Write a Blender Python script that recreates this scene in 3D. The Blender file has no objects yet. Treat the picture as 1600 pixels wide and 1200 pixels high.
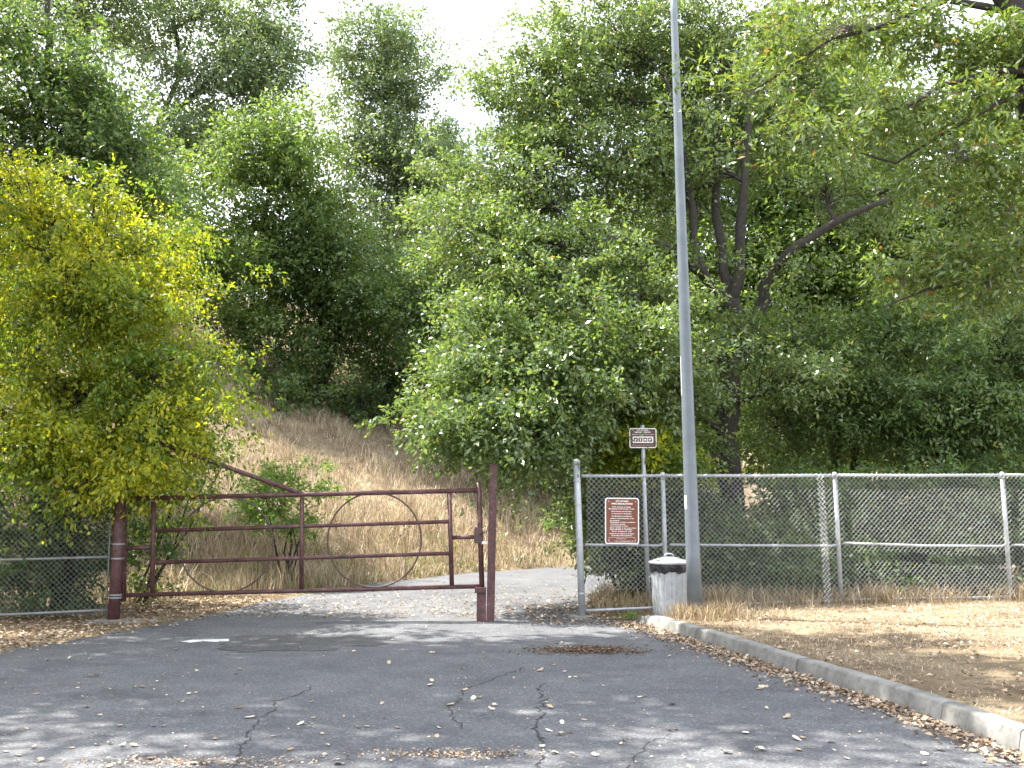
import bpy, bmesh, math, random
import numpy as np
from mathutils import Vector, Matrix
from mathutils.geometry import tessellate_polygon

rng = np.random.default_rng(11)
random.seed(11)
sc = bpy.context.scene
col = sc.collection
RAD = math.radians

# ------------------------------------------------------------------ camera
TH = RAD(6.7)
EYE = 1.5
FPX = 1600.0                                   # focal length in photo pixels (1600 wide)
cam = bpy.data.cameras.new('camera')
cam.sensor_width = 36.0
cam.lens = 36.0
cam.clip_end = 2000
cam_o = bpy.data.objects.new('camera', cam)
cam_o.location = (0, 0, EYE)
cam_o.rotation_euler = (math.pi / 2 + TH, 0, 0)
col.objects.link(cam_o)
sc.camera = cam_o

# ------------------------------------------------------------------ sky, sun, exposure
SUN_AZ = RAD(-72)                              # clockwise from +Y
SUN_EL = RAD(60)
world = bpy.data.worlds.new('World')
sc.world = world
world.use_nodes = True
wn, wl = world.node_tree.nodes, world.node_tree.links
wn.clear()
w_out = wn.new('ShaderNodeOutputWorld')
w_bg = wn.new('ShaderNodeBackground')
w_sky = wn.new('ShaderNodeTexSky')
w_sky.sky_type = 'NISHITA'
w_sky.sun_disc = False
w_sky.sun_elevation = SUN_EL
w_sky.sun_rotation = SUN_AZ
w_sky.dust_density = 2.0
w_tc = wn.new('ShaderNodeTexCoord')
w_noise = wn.new('ShaderNodeTexNoise')
w_noise.inputs['Scale'].default_value = 2.6
w_noise.inputs['Detail'].default_value = 6
w_noise.inputs['Roughness'].default_value = 0.6
w_ramp = wn.new('ShaderNodeValToRGB')
w_ramp.color_ramp.elements[0].position = 0.36
w_ramp.color_ramp.elements[1].position = 0.56
w_mix = wn.new('ShaderNodeMixRGB')
w_mix.inputs['Color2'].default_value = (10.2, 10.5, 11.2, 1)     # bright thin cloud
wl.new(w_tc.outputs['Generated'], w_noise.inputs['Vector'])
wl.new(w_noise.outputs['Fac'], w_ramp.inputs['Fac'])
wl.new(w_ramp.outputs['Color'], w_mix.inputs['Fac'])
wl.new(w_sky.outputs['Color'], w_mix.inputs['Color1'])
wl.new(w_mix.outputs['Color'], w_bg.inputs['Color'])
w_bg.inputs['Strength'].default_value = 0.1
wl.new(w_bg.outputs['Background'], w_out.inputs['Surface'])

sun = bpy.data.lights.new('sun', 'SUN')
sun.energy = 5.0
sun.angle = RAD(0.53)
sun.color = (1.0, 0.95, 0.87)
sun_o = bpy.data.objects.new('sun', sun)
SDIR = Vector((math.sin(SUN_AZ) * math.cos(SUN_EL), math.cos(SUN_AZ) * math.cos(SUN_EL), math.sin(SUN_EL)))
sun_o.rotation_euler = SDIR.to_track_quat('Z', 'Y').to_euler()
sun_o.location = SDIR * 60
col.objects.link(sun_o)

sc.view_settings.view_transform = 'Standard'
sc.view_settings.look = 'None'
sc.view_settings.exposure = 1.82
sc.view_settings.gamma = 1.0
sc.render.engine = 'CYCLES'
sc.cycles.max_bounces = 6
sc.cycles.diffuse_bounces = 3
sc.cycles.glossy_bounces = 2
sc.cycles.transmission_bounces = 4
sc.cycles.sample_clamp_indirect = 6.0

# ------------------------------------------------------------------ helpers
def P(px, py, Y):
    """photo pixel at world depth Y -> world point"""
    u = (px - 800) / FPX; v = (600 - py) / FPX
    d = Vector((u, math.cos(TH) - v * math.sin(TH), math.sin(TH) + v * math.cos(TH)))
    return Vector((0, 0, EYE)) + d * (Y / d.y)

def G(px, py, z=0.0):
    u = (px - 800) / FPX; v = (600 - py) / FPX
    d = Vector((u, math.cos(TH) - v * math.sin(TH), math.sin(TH) + v * math.cos(TH)))
    return Vector((0, 0, EYE)) + d * ((z - EYE) / d.z)

def tag(o, label=None, cat=None, group=None, kind=None):
    if label: o['label'] = label
    if cat: o['category'] = cat
    if group: o['group'] = group
    if kind: o['kind'] = kind
    return o

def link(name, me, parent=None, loc=None):
    o = bpy.data.objects.new(name, me)
    col.objects.link(o)
    if parent is not None: o.parent = parent
    if loc is not None: o.location = loc
    return o

def thing(name, label, cat, loc=(0, 0, 0), group=None):
    o = bpy.data.objects.new(name, None)
    o.empty_display_size = 0.2
    col.objects.link(o)
    o.location = loc
    return tag(o, label, cat, group)

def mesh_np(name, verts, faces, mat=None, smooth=False):
    verts = np.ascontiguousarray(verts, dtype=np.float32)
    faces = np.ascontiguousarray(faces, dtype=np.int32)
    me = bpy.data.meshes.new(name)
    k = faces.shape[1]
    me.vertices.add(len(verts)); me.vertices.foreach_set('co', verts.ravel())
    me.loops.add(faces.size); me.loops.foreach_set('vertex_index', faces.ravel())
    me.polygons.add(len(faces))
    me.polygons.foreach_set('loop_start', np.arange(0, faces.size, k, dtype=np.int32))
    me.polygons.foreach_set('loop_total', np.full(len(faces), k, dtype=np.int32))
    if smooth: me.polygons.foreach_set('use_smooth', np.ones(len(faces), dtype=bool))
    me.update(calc_edges=True)
    me.validate()
    if mat: me.materials.append(mat)
    return me

class MB:
    """collects shapes into one mesh"""
    def __init__(s): s.v = []; s.f = []
    def add(s, v, f):
        o = len(s.v); s.v += [tuple(p) for p in v]; s.f += [tuple(i + o for i in q) for q in f]
    def box(s, x0, x1, y0, y1, z0, z1):
        s.add([(x0,y0,z0),(x1,y0,z0),(x1,y1,z0),(x0,y1,z0),(x0,y0,z1),(x1,y0,z1),(x1,y1,z1),(x0,y1,z1)],
              [(0,3,2,1),(4,5,6,7),(0,1,5,4),(1,2,6,5),(2,3,7,6),(3,0,4,7)])
    def tube(s, pts, radii, n=8, cap=True, closed=False):
        pts = [Vector(p) for p in pts]
        if not hasattr(radii, '__len__'): radii = [radii] * len(pts)
        m = len(pts); vs = []; fs = []
        up = None
        for i, p in enumerate(pts):
            if closed: t = pts[(i + 1) % m] - pts[i - 1]
            else: t = pts[min(i + 1, m - 1)] - pts[max(i - 1, 0)]
            t.normalize()
            if up is None:
                up = Vector((0, 0, 1)) if abs(t.z) < 0.9 else Vector((1, 0, 0))
            a = (up - t * up.dot(t)); a.normalize(); b = t.cross(a); up = a
            for k in range(n):
                an = 2 * math.pi * k / n
                vs.append(p + (a * math.cos(an) + b * math.sin(an)) * radii[i])
        rings = m if closed else m - 1
        for i in range(rings):
            j = (i + 1) % m
            for k in range(n):
                l = (k + 1) % n
                fs.append((i*n+k, i*n+l, j*n+l, j*n+k))
        if cap and not closed:
            fs.append(tuple(range(n))[::-1]); fs.append(tuple((m-1)*n+k for k in range(n)))
        s.add(vs, fs)
    def lathe(s, prof, n=24, c=(0,0,0)):
        vs = []; fs = []
        for r, z in prof:
            for k in range(n):
                an = 2*math.pi*k/n
                vs.append((c[0]+r*math.cos(an), c[1]+r*math.sin(an), c[2]+z))
        for i in range(len(prof)-1):
            for k in range(n):
                l = (k+1) % n
                fs.append((i*n+k, i*n+l, (i+1)*n+l, (i+1)*n+k))
        fs.append(tuple(range(n))[::-1]); fs.append(tuple((len(prof)-1)*n+k for k in range(n)))
        s.add(vs, fs)
    def build(s, name, mat, parent=None, loc=None, smooth=False, bevel=0):
        me = bpy.data.meshes.new(name)
        me.from_pydata(s.v, [], s.f)
        if mat: me.materials.append(mat)
        o = link(name, me, parent, loc)
        if bevel:
            bm = bmesh.new(); bm.from_mesh(me)
            bmesh.ops.bevel(bm, geom=[e for e in bm.edges], offset=bevel, segments=2, affect='EDGES', profile=0.6)
            bm.to_mesh(me); bm.free()
        if smooth:
            me.polygons.foreach_set('use_smooth', np.array([len(p.vertices) <= 4 for p in me.polygons], dtype=bool))
        me.update()
        return o

# ------------------------------------------------------------------ materials
def newmat(name):
    m = bpy.data.materials.new(name); m.use_nodes = True
    nt = m.node_tree; nt.nodes.clear()
    out = nt.nodes.new('ShaderNodeOutputMaterial')
    b = nt.nodes.new('ShaderNodeBsdfPrincipled')
    nt.links.new(b.outputs[0], out.inputs[0])
    return m, nt, b, out

def node(nt, typ, **kw):
    n = nt.nodes.new(typ)
    for k, v in kw.items():
        if k in n.inputs.keys(): n.inputs[k].default_value = v
        else: setattr(n, k, v)
    return n

def ramp(nt, stops, fac=None):
    r = nt.nodes.new('ShaderNodeValToRGB')
    el = r.color_ramp.elements
    while len(el) < len(stops): el.new(0.5)
    for e, (p, c) in zip(el, stops):
        e.position = p; e.color = (*c, 1) if len(c) == 3 else c
    if fac is not None: nt.links.new(fac, r.inputs['Fac'])
    return r

def noise(nt, scale, detail=4, rough=0.55, coord='Object'):
    t = nt.nodes.new('ShaderNodeTexCoord') if coord != 'Position' else nt.nodes.new('ShaderNodeNewGeometry')
    n = nt.nodes.new('ShaderNodeTexNoise')
    n.inputs['Scale'].default_value = scale; n.inputs['Detail'].default_value = detail
    n.inputs['Roughness'].default_value = rough
    nt.links.new(t.outputs[coord], n.inputs['Vector'])
    return n

def bump(nt, b, src, strength=0.4, dist=0.02):
    bp = nt.nodes.new('ShaderNodeBump')
    bp.inputs['Strength'].default_value = strength; bp.inputs['Distance'].default_value = dist
    nt.links.new(src, bp.inputs['Height']); nt.links.new(bp.outputs[0], b.inputs['Normal'])

def simple(name, c1, c2, scale=8, rough=0.6, metal=0.0, bmp=0.0, rvar=0.0, coord='Object'):
    m, nt, b, out = newmat(name)
    n = noise(nt, scale, 6, 0.65, coord)
    r = ramp(nt, [(0.3, c1), (0.7, c2)], n.outputs['Fac'])
    nt.links.new(r.outputs[0], b.inputs['Base Color'])
    b.inputs['Roughness'].default_value = rough; b.inputs['Metallic'].default_value = metal
    if bmp: bump(nt, b, n.outputs['Fac'], bmp, 0.01)
    return m

def leafmat(name, stops, trans=0.35, tint=(1.6, 1.5, 0.68), rough=0.42, spec=0.5, patch=None):
    """leaf: per-leaf random colour + translucency. patch=(scale,stops2): colour of a second kind of leaf in drifts"""
    m, nt, b, out = newmat(name)
    g = nt.nodes.new('ShaderNodeNewGeometry')
    r = ramp(nt, stops, g.outputs['Random Per Island'])
    colr = r.outputs[0]
    if patch:
        sc_, lo, hi, stops2 = patch
        n = noise(nt, sc_, 3, 0.6, 'Position')
        rr = ramp(nt, stops2, g.outputs['Random Per Island'])
        mr = ramp(nt, [(lo, (0,0,0)), (hi, (1,1,1))], n.outputs['Fac'])
        mx = nt.nodes.new('ShaderNodeMixRGB')
        nt.links.new(mr.outputs[0], mx.inputs[0]); nt.links.new(r.outputs[0], mx.inputs[1]); nt.links.new(rr.outputs[0], mx.inputs[2])
        colr = mx.outputs[0]
    nt.links.new(colr, b.inputs['Base Color'])
    b.inputs['Roughness'].default_value = rough
    b.inputs['Specular IOR Level'].default_value = spec
    tm = nt.nodes.new('ShaderNodeMixRGB'); tm.blend_type = 'MULTIPLY'; tm.inputs[0].default_value = 1
    tm.inputs[2].default_value = (*tint, 1)
    nt.links.new(colr, tm.inputs[1])
    tr = nt.nodes.new('ShaderNodeBsdfTranslucent'); nt.links.new(tm.outputs[0], tr.inputs['Color'])
    ms = nt.nodes.new('ShaderNodeMixShader'); ms.inputs[0].default_value = trans
    nt.links.new(b.outputs[0], ms.inputs[1]); nt.links.new(tr.outputs[0], ms.inputs[2])
    nt.links.new(ms.outputs[0], out.inputs[0])
    return m

M = {}
M['bark'] = simple('bark', (0.014, 0.012, 0.010), (0.050, 0.043, 0.035), 14, 0.9, bmp=1.0)
M['bark_grey'] = simple('bark_grey', (0.10, 0.085, 0.07), (0.22, 0.19, 0.155), 12, 0.9, bmp=0.5)
M['galv'] = simple('galvanised_steel', (0.30, 0.32, 0.34), (0.46, 0.48, 0.50), 9, 0.48, 0.35, 0.05)
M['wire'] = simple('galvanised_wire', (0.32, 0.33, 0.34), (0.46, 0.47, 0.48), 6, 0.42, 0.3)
M['wire_dull'] = simple('dull_wire', (0.16, 0.17, 0.165), (0.26, 0.27, 0.265), 6, 0.6, 0.2)  # darker and rougher than the other wire
M['wire_bright'] = simple('bright_wire', (0.7, 0.7, 0.7), (0.8, 0.8, 0.8), 6, 0.3, 0.2)
M['pole'] = simple('grey_pole_paint', (0.125, 0.148, 0.168), (0.19, 0.215, 0.24), 3.0, 0.5, 0.25, 0.04)
M['red'] = simple('weathered_red_paint', (0.050, 0.019, 0.021), (0.125, 0.048, 0.048), 11, 0.55, 0.0, 0.08)
def worn(name, stops, scale, stain, sscale, rough, bmp):
    m, nt, b, out = newmat(name)
    n = noise(nt, scale, 8, 0.7, 'Position'); r = ramp(nt, stops, n.outputs['Fac'])
    n2 = noise(nt, sscale, 8, 0.72, 'Position'); r2 = ramp(nt, stain, n2.outputs['Fac'])
    x = node(nt, 'ShaderNodeMixRGB', blend_type='MULTIPLY'); x.inputs[0].default_value = 1
    nt.links.new(r.outputs[0], x.inputs[1]); nt.links.new(r2.outputs[0], x.inputs[2])
    nt.links.new(x.outputs[0], b.inputs['Base Color']); b.inputs['Roughness'].default_value = rough
    bump(nt, b, n.outputs['Fac'], bmp, 0.01)
    return m
M['red'] = worn('weathered_red_paint', [(0.30, (0.030, 0.020, 0.019)), (0.40, (0.068, 0.027, 0.026)), (0.58, (0.108, 0.045, 0.045)), (0.72, (0.165, 0.095, 0.09))], 7,
                [(0.35, (0.55, 0.5, 0.5)), (0.55, (1, 1, 1)), (0.75, (1.15, 1.12, 1.1))], 26, 0.6, 0.3)
M['rust'] = simple('dark_rusty_bar', (0.055, 0.035, 0.03), (0.10, 0.06, 0.05), 12, 0.7)
M['black'] = simple('black_bag_plastic', (0.010, 0.010, 0.013), (0.02, 0.02, 0.025), 20, 0.35, 0, 0.4)
M['white'] = simple('white_sheeting', (0.72, 0.72, 0.68), (0.80, 0.80, 0.77), 5, 0.5)
M['brown'] = simple('brown_sign_face', (0.14, 0.042, 0.020), (0.185, 0.058, 0.028), 5, 0.5)
M['brown_dark'] = simple('dark_brown_sign_face', (0.075, 0.032, 0.026), (0.10, 0.042, 0.034), 5, 0.5)
M['concrete'] = simple('concrete', (0.17, 0.168, 0.158), (0.29, 0.285, 0.265), 5, 0.85, 0, 0.25)
M['concrete'] = worn('weathered_concrete', [(0.28, (0.10, 0.098, 0.09)), (0.45, (0.20, 0.196, 0.182)), (0.62, (0.26, 0.255, 0.24)), (0.8, (0.34, 0.335, 0.31))], 3.2,
                     [(0.30, (0.55, 0.53, 0.5)), (0.48, (1, 1, 1)), (0.8, (1.1, 1.1, 1.08))], 17, 0.9, 0.6)
M['sticker'] = simple('pale_sticker', (0.5, 0.52, 0.55), (0.66, 0.68, 0.72), 30, 0.5)

def asphalt_mat(name, base, dark, light, patchy=True):
    m, nt, b, out = newmat(name)
    fine = noise(nt, 42, 5, 0.8, 'Position'); mid = noise(nt, 2.2, 6, 0.62, 'Position'); big = noise(nt, 0.45, 4, 0.6, 'Position')
    r1 = ramp(nt, [(0.30, dark), (0.52, base), (0.74, light)], fine.outputs['Fac'])
    r2 = ramp(nt, [(0.3, (0.74, 0.74, 0.75)), (0.62, (1.06, 1.05, 1.04))], mid.outputs['Fac'])
    r3 = ramp(nt, [(0.34, (0.80, 0.80, 0.82)), (0.66, (1.10, 1.09, 1.06))], big.outputs['Fac'])
    x1 = node(nt, 'ShaderNodeMixRGB', blend_type='MULTIPLY'); x1.inputs[0].default_value = 1
    x2 = node(nt, 'ShaderNodeMixRGB', blend_type='MULTIPLY'); x2.inputs[0].default_value = 1
    nt.links.new(r1.outputs[0], x1.inputs[1]); nt.links.new(r2.outputs[0], x1.inputs[2])
    nt.links.new(x1.outputs[0], x2.inputs[1]); nt.links.new(r3.outputs[0], x2.inputs[2])
    geo = nt.nodes.new('ShaderNodeNewGeometry'); vor = nt.nodes.new('ShaderNodeTexVoronoi'); vor.inputs['Scale'].default_value = 75
    nt.links.new(geo.outputs['Position'], vor.inputs['Vector'])
    bw = nt.nodes.new('ShaderNodeSeparateColor'); nt.links.new(vor.outputs['Color'], bw.inputs[0])
    rs = ramp(nt, [(0.0, (0.72, 0.72, 0.73)), (0.7, (1.0, 1.0, 1.0)), (0.93, (1.25, 1.24, 1.22)), (1.0, (1.9, 1.85, 1.75))], bw.outputs[0])
    x3 = node(nt, 'ShaderNodeMixRGB', blend_type='MULTIPLY'); x3.inputs[0].default_value = 1
    nt.links.new(x2.outputs[0], x3.inputs[1]); nt.links.new(rs.outputs[0], x3.inputs[2])
    st = noise(nt, 1.1, 8, 0.7, 'Position'); st.inputs['Distortion'].default_value = 0.6
    r4 = ramp(nt, [(0.33, (0.62, 0.62, 0.64)), (0.42, (1, 1, 1)), (0.64, (1, 1, 1)), (0.74, (1.22, 1.2, 1.15))], st.outputs['Fac'])
    x4 = node(nt, 'ShaderNodeMixRGB', blend_type='MULTIPLY'); x4.inputs[0].default_value = 1
    nt.links.new(x3.outputs[0], x4.inputs[1]); nt.links.new(r4.outputs[0], x4.inputs[2])
    nt.links.new(x4.outputs[0], b.inputs['Base Color'])
    b.inputs['Roughness'].default_value = 0.82
    bump(nt, b, fine.outputs['Fac'], 0.7, 0.014)
    return m
M['asphalt'] = asphalt_mat('asphalt', (0.120, 0.125, 0.136), (0.070, 0.073, 0.081), (0.185, 0.189, 0.196))
M['asphalt_patch'] = asphalt_mat('asphalt_repair', (0.078, 0.08, 0.086), (0.05, 0.05, 0.056), (0.115, 0.116, 0.12))
M['crack'] = simple('crack_fill', (0.022, 0.021, 0.022), (0.045, 0.042, 0.04), 30, 0.9)

def ground_mat():
    m, nt, b, out = newmat('dry_ground')
    a = noise(nt, 1.1, 7, 0.65, 'Position'); f = noise(nt, 26, 5, 0.7, 'Position'); big = noise(nt, 0.28, 4, 0.6, 'Position')
    r1 = ramp(nt, [(0.32, (0.145, 0.108, 0.076)), (0.5, (0.25, 0.20, 0.14)), (0.68, (0.37, 0.31, 0.215))], a.outputs['Fac'])
    r2 = ramp(nt, [(0.28, (0.55, 0.52, 0.48)), (0.7, (1.2, 1.18, 1.12))], f.outputs['Fac'])
    x = node(nt, 'ShaderNodeMixRGB', blend_type='MULTIPLY'); x.inputs[0].default_value = 1
    nt.links.new(r1.outputs[0], x.inputs[1]); nt.links.new(r2.outputs[0], x.inputs[2])
    r3 = ramp(nt, [(0.35, (0.85, 0.82, 0.8)), (0.65, (1.1, 1.1, 1.08))], big.outputs['Fac'])
    y = node(nt, 'ShaderNodeMixRGB', blend_type='MULTIPLY'); y.inputs[0].default_value = 1
    nt.links.new(x.outputs[0], y.inputs[1]); nt.links.new(r3.outputs[0], y.inputs[2])
    nt.links.new(y.outputs[0], b.inputs['Base Color'])
    b.inputs['Roughness'].default_value = 0.95
    b.inputs['Specular IOR Level'].default_value = 0.15
    bump(nt, b, f.outputs['Fac'], 0.9, 0.05)
    return m
M['ground'] = ground_mat()

def randmat(name, stops, rough=0.8, trans=0.0):
    return leafmat(name, stops, trans, (1.2, 1.1, 0.9), rough, 0.25)
M['straw'] = randmat('dry_straw', [(0.0, (0.26, 0.205, 0.14)), (0.35, (0.40, 0.33, 0.235)), (0.7, (0.51, 0.435, 0.33)), (1.0, (0.63, 0.56, 0.45))], 0.75, 0.25)
M['straw_dark'] = randmat('brown_weed', [(0.0, (0.17, 0.125, 0.075)), (0.5, (0.34, 0.265, 0.165)), (1.0, (0.52, 0.44, 0.30))], 0.8, 0.2)
M['litter'] = randmat('dead_leaf', [(0.0, (0.17, 0.105, 0.066)), (0.3, (0.30, 0.205, 0.135)), (0.65, (0.42, 0.325, 0.23)), (1.0, (0.56, 0.48, 0.38))], 0.7, 0.1)
M['litter_brown'] = randmat('rotting_leaf', [(0.0, (0.085, 0.05, 0.03)), (0.6, (0.17, 0.105, 0.066)), (1.0, (0.30, 0.20, 0.13))], 0.8, 0.0)

GREEN_OAK = [(0.0, (0.069, 0.118, 0.038)), (0.4, (0.106, 0.168, 0.055)), (0.8, (0.149, 0.218, 0.074)), (0.985, (0.190, 0.248, 0.089)), (1.0, (0.253, 0.153, 0.063))]
GREEN_BAY = [(0.0, (0.056, 0.102, 0.034)), (0.5, (0.090, 0.152, 0.049)), (0.9, (0.137, 0.210, 0.068)), (1.0, (0.210, 0.217, 0.072))]
GREEN_LIGHT = [(0.0, (0.076, 0.132, 0.037)), (0.5, (0.124, 0.198, 0.055)), (1.0, (0.190, 0.258, 0.079))]
GREEN_GREY_GLARE = [(0.0, (0.071, 0.114, 0.057)), (0.5, (0.108, 0.162, 0.081)), (1.0, (0.155, 0.210, 0.109))]
M['oak'] = leafmat('oak_leaf', GREEN_OAK, 0.46, rough=0.32, spec=0.9)
M['bay'] = leafmat('bay_leaf', GREEN_BAY, 0.45, rough=0.42)
M['light'] = leafmat('light_leaf', GREEN_LIGHT, 0.52)
M['euc_glare'] = leafmat('glare_grey_green_leaf', GREEN_GREY_GLARE, 0.45)  # grey green lightened: glare over the far trees put into the colour
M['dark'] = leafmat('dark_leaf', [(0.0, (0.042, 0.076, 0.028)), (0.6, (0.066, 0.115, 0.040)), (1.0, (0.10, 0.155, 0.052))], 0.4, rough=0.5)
M['bright'] = leafmat('fresh_sunlit_leaf', [(0.0, (0.11, 0.19, 0.05)), (0.5, (0.17, 0.27, 0.075)), (1.0, (0.25, 0.34, 0.12))], 0.5)  # fresh green, raised so the gate bush carries sunlight in its colour
M['near'] = leafmat('near_oak_leaf', [(0.0, (0.065, 0.115, 0.028)), (0.45, (0.11, 0.17, 0.04)), (0.9, (0.16, 0.22, 0.06)), (0.975, (0.19, 0.2, 0.06)), (1.0, (0.28, 0.10, 0.04))], 0.42, rough=0.27, spec=0.7)
M['yellow'] = leafmat('yellowing_leaf', [(0.0, (0.07, 0.13, 0.028)), (0.55, (0.12, 0.20, 0.034)), (0.85, (0.19, 0.27, 0.036)), (1.0, (0.40, 0.40, 0.035))], 0.55,
                      tint=(1.45, 1.4, 0.5), patch=(0.75, 0.42, 0.60, [(0.0, (0.13, 0.21, 0.028)), (0.35, (0.26, 0.31, 0.028)), (0.7, (0.42, 0.42, 0.03)), (1.0, (0.56, 0.50, 0.035))]))
M['weed'] = leafmat('weed_leaf', [(0.0, (0.06, 0.10, 0.03)), (0.6, (0.12, 0.17, 0.05)), (1.0, (0.24, 0.24, 0.09))], 0.35)

# ------------------------------------------------------------------ terrain
KERB = [(1.60, 13.35), (1.86, 12.4), (2.12, 11.3), (2.37, 10.2), (2.60, 9.1), (2.82, 8.2), (2.98, 7.34), (3.09, 6.5), (3.16, 5.4), (3.2, 4.0), (3.2, 0), (3.2, -8), (3.2, -20)]
kY = np.array([p[1] for p in KERB][::-1]); kX = np.array([p[0] for p in KERB][::-1])
def kerb_x(y): return np.interp(y, kY, kX)

ROAD_L = [(-60, 2.0), (-24, 6.6), (-14, 8.6), (-9, 9.75), (-7, 10.2), (-5.35, 10.75), (-4.9, 11.5), (-4.65, 12.4), (-4.2, 14.0), (-3.9, 15.6), (-3.5, 17.6), (-2.5, 20.1), (-0.9, 23.0), (1.6, 25.4), (6, 27.6), (14, 30), (24, 32)]
ROAD_R = [(24, 28), (14, 26), (6.5, 23.6), (3.2, 21.2), (1.7, 18.6), (1.1, 16.0), (0.98, 14.4), (1.15, 13.75), (1.5, 13.4)] + KERB
def smooth_line(pts, step=0.35, jit=0.0):
    pts = np.array(pts, float); out = [pts[0]]
    for a, b in zip(pts[:-1], pts[1:]):
        d = np.linalg.norm(b - a); n = max(1, int(d / step)) if d < 12 else 6
        for i in range(1, n + 1): out.append(a + (b - a) * i / n)
    out = np.array(out)
    if jit: out[1:-1] += rng.normal(0, jit, out[1:-1].shape)
    return out
ROAD_POLY = np.vstack([smooth_line(ROAD_L, 0.25, 0.045), smooth_line(ROAD_R[:9], 0.25, 0.04), smooth_line(ROAD_R[9:], 0.3), [[-60, -20]]])

def in_poly(x, y, poly):
    x = np.asarray(x, float); y = np.asarray(y, float); ins = np.zeros(x.shape, bool)
    n = len(poly)
    for i in range(n):
        x1, y1 = poly[i]; x2, y2 = poly[(i + 1) % n]
        if y1 == y2: continue
        c = ((y1 > y) != (y2 > y)) & (x < (x2 - x1) * (y - y1) / (y2 - y1) + x1)
        ins ^= c
    return ins
def dist_poly(x, y, poly):
    x = np.asarray(x, float); y = np.asarray(y, float); d = np.full(x.shape, 1e9)
    n = len(poly)
    for i in range(n):
        a = poly[i]; b = poly[(i + 1) % n]; ab = b - a; L = (ab ** 2).sum()
        if L < 1e-12: continue
        t = np.clip(((x - a[0]) * ab[0] + (y - a[1]) * ab[1]) / L, 0, 1)
        d = np.minimum(d, np.hypot(x - a[0] - t * ab[0], y - a[1] - t * ab[1]))
    return d
def wob(x, y, s, ph=0.0):
    return (np.sin(x * s + 1.3 + ph) * np.cos(y * s * 0.83 - 0.7 + ph) + 0.5 * np.sin(x * s * 2.3 + y * s * 1.7 + ph * 2) + 0.3 * np.sin(y * s * 4.1 - x * s * 3.3 + ph)) / 1.8

HN = np.array([-0.754, 0.657]); HP = np.array([-2.75, 21.1])
def hill(x, y):
    s = (x - HP[0]) * HN[0] + (y - HP[1]) * HN[1] + 0.35 * wob(x, y, 0.5)
    sp = np.log1p(np.exp(np.clip(s * 1.6, -30, 30))) / 1.6
    sp = np.where(s > 15, s, sp)
    h = np.where(sp < 15, 0.50 * sp, 7.5 + (sp - 15) * 0.26)
    # the foot of the bank only begins west of the track's far bend
    return np.minimum(h, 26) + 0.10 * wob(x, y, 1.1, 2) * np.clip(h, 0, 1)
def verge(x, y):
    """raised ground right of the kerb, fading out beyond its end"""
    right = np.clip((x - kerb_x(np.minimum(y, 13.35)) + 0.02) / 0.12, 0, 1)
    wide = np.clip((x - 1.2) / 1.6, 0, 1)
    t = np.clip((y - 13.2) / 0.35, 0, 1)
    base = right * (1 - t) + wide * wide * (3 - 2 * wide) * t
    return 0.115 * base + 0.02 * np.clip((x - 3.2) / 4, 0, 1) * base
def height(x, y):
    x = np.asarray(x, float); y = np.asarray(y, float)
    h = hill(x, y) + verge(x, y)
    h = h + 0.018 * wob(x, y, 1.7, 1)
    near = (np.abs(x) < 62) & (y < 34) & (y > -21)
    ins = np.zeros(x.shape, bool); d = np.full(x.shape, 9.0)
    if near.any():
        xs, ys = x[near], y[near]
        ins[near] = in_poly(xs, ys, ROAD_POLY); d[near] = dist_poly(xs, ys, ROAD_POLY)
    edge = np.clip(d / 0.5, 0, 1)
    kerbside = (y < 13.4) & (x > 1.0) & (x < 60)
    out = np.where(kerbside, np.maximum(h, 0.0) , 0.012 + (h - 0.012) * edge)
    return np.where(ins, -0.03, out)
def hz(x, y): return float(height(np.array([x]), np.array([y]))[0])

def spaced(segs):
    out = []
    for a, b, st in segs: out += list(np.arange(a, b - 1e-6, st))
    return np.array(out + [segs[-1][1]])
us = spaced([(-150, -40, 10), (-40, -14, 2), (-14, -8, 0.5), (-8, 1.58, 0.22)])
us = np.concatenate([us, [1.66, 1.72], spaced([(1.82, 9, 0.22), (9, 16, 0.7), (16, 40, 3), (40, 150, 11)])])
vs_ = spaced([(-30, 3, 3), (3, 12, 0.3), (12, 26, 0.22), (26, 44, 0.5), (44, 70, 2), (70, 230, 10)])
UU, VV = np.meshgrid(us, vs_)
wgt = np.clip(1 - np.abs(UU - 1.65) / 12, 0, 1)
XX = UU + (kerb_x(np.minimum(VV, 13.35)) - 1.65) * wgt
ZZ = height(XX.ravel(), VV.ravel()).reshape(XX.shape)
nx, ny = len(us), len(vs_)
idx = np.arange(nx * ny).reshape(ny, nx)
quads = np.stack([idx[:-1, :-1], idx[:-1, 1:], idx[1:, 1:], idx[1:, :-1]], -1).reshape(-1, 4)
ground = link('ground', mesh_np('ground', np.stack([XX, VV, ZZ], -1).reshape(-1, 3), quads, M['ground'], True))
tag(ground, 'dry straw coloured ground and grassy bank behind the gate', None, None, 'structure')

def flat_poly(name, poly, z, mat, parent=None):
    tris = tessellate_polygon([[Vector((p[0], p[1], 0)) for p in poly]])
    me = bpy.data.meshes.new(name)
    me.from_pydata([(p[0], p[1], z) for p in poly], [], [tuple(t) for t in tris])
    bm = bmesh.new(); bm.from_mesh(me); bmesh.ops.recalc_face_normals(bm, faces=bm.faces)
    for f in bm.faces:
        if f.normal.z < 0: f.normal_flip()
    bm.to_mesh(me); bm.free()
    me.materials.append(mat)
    return link(name, me, parent)
road = flat_poly('road', ROAD_POLY, 0.0, M['asphalt'])
tag(road, 'grey cracked asphalt in front of and beyond the red gate', None, None, 'structure')

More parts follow.
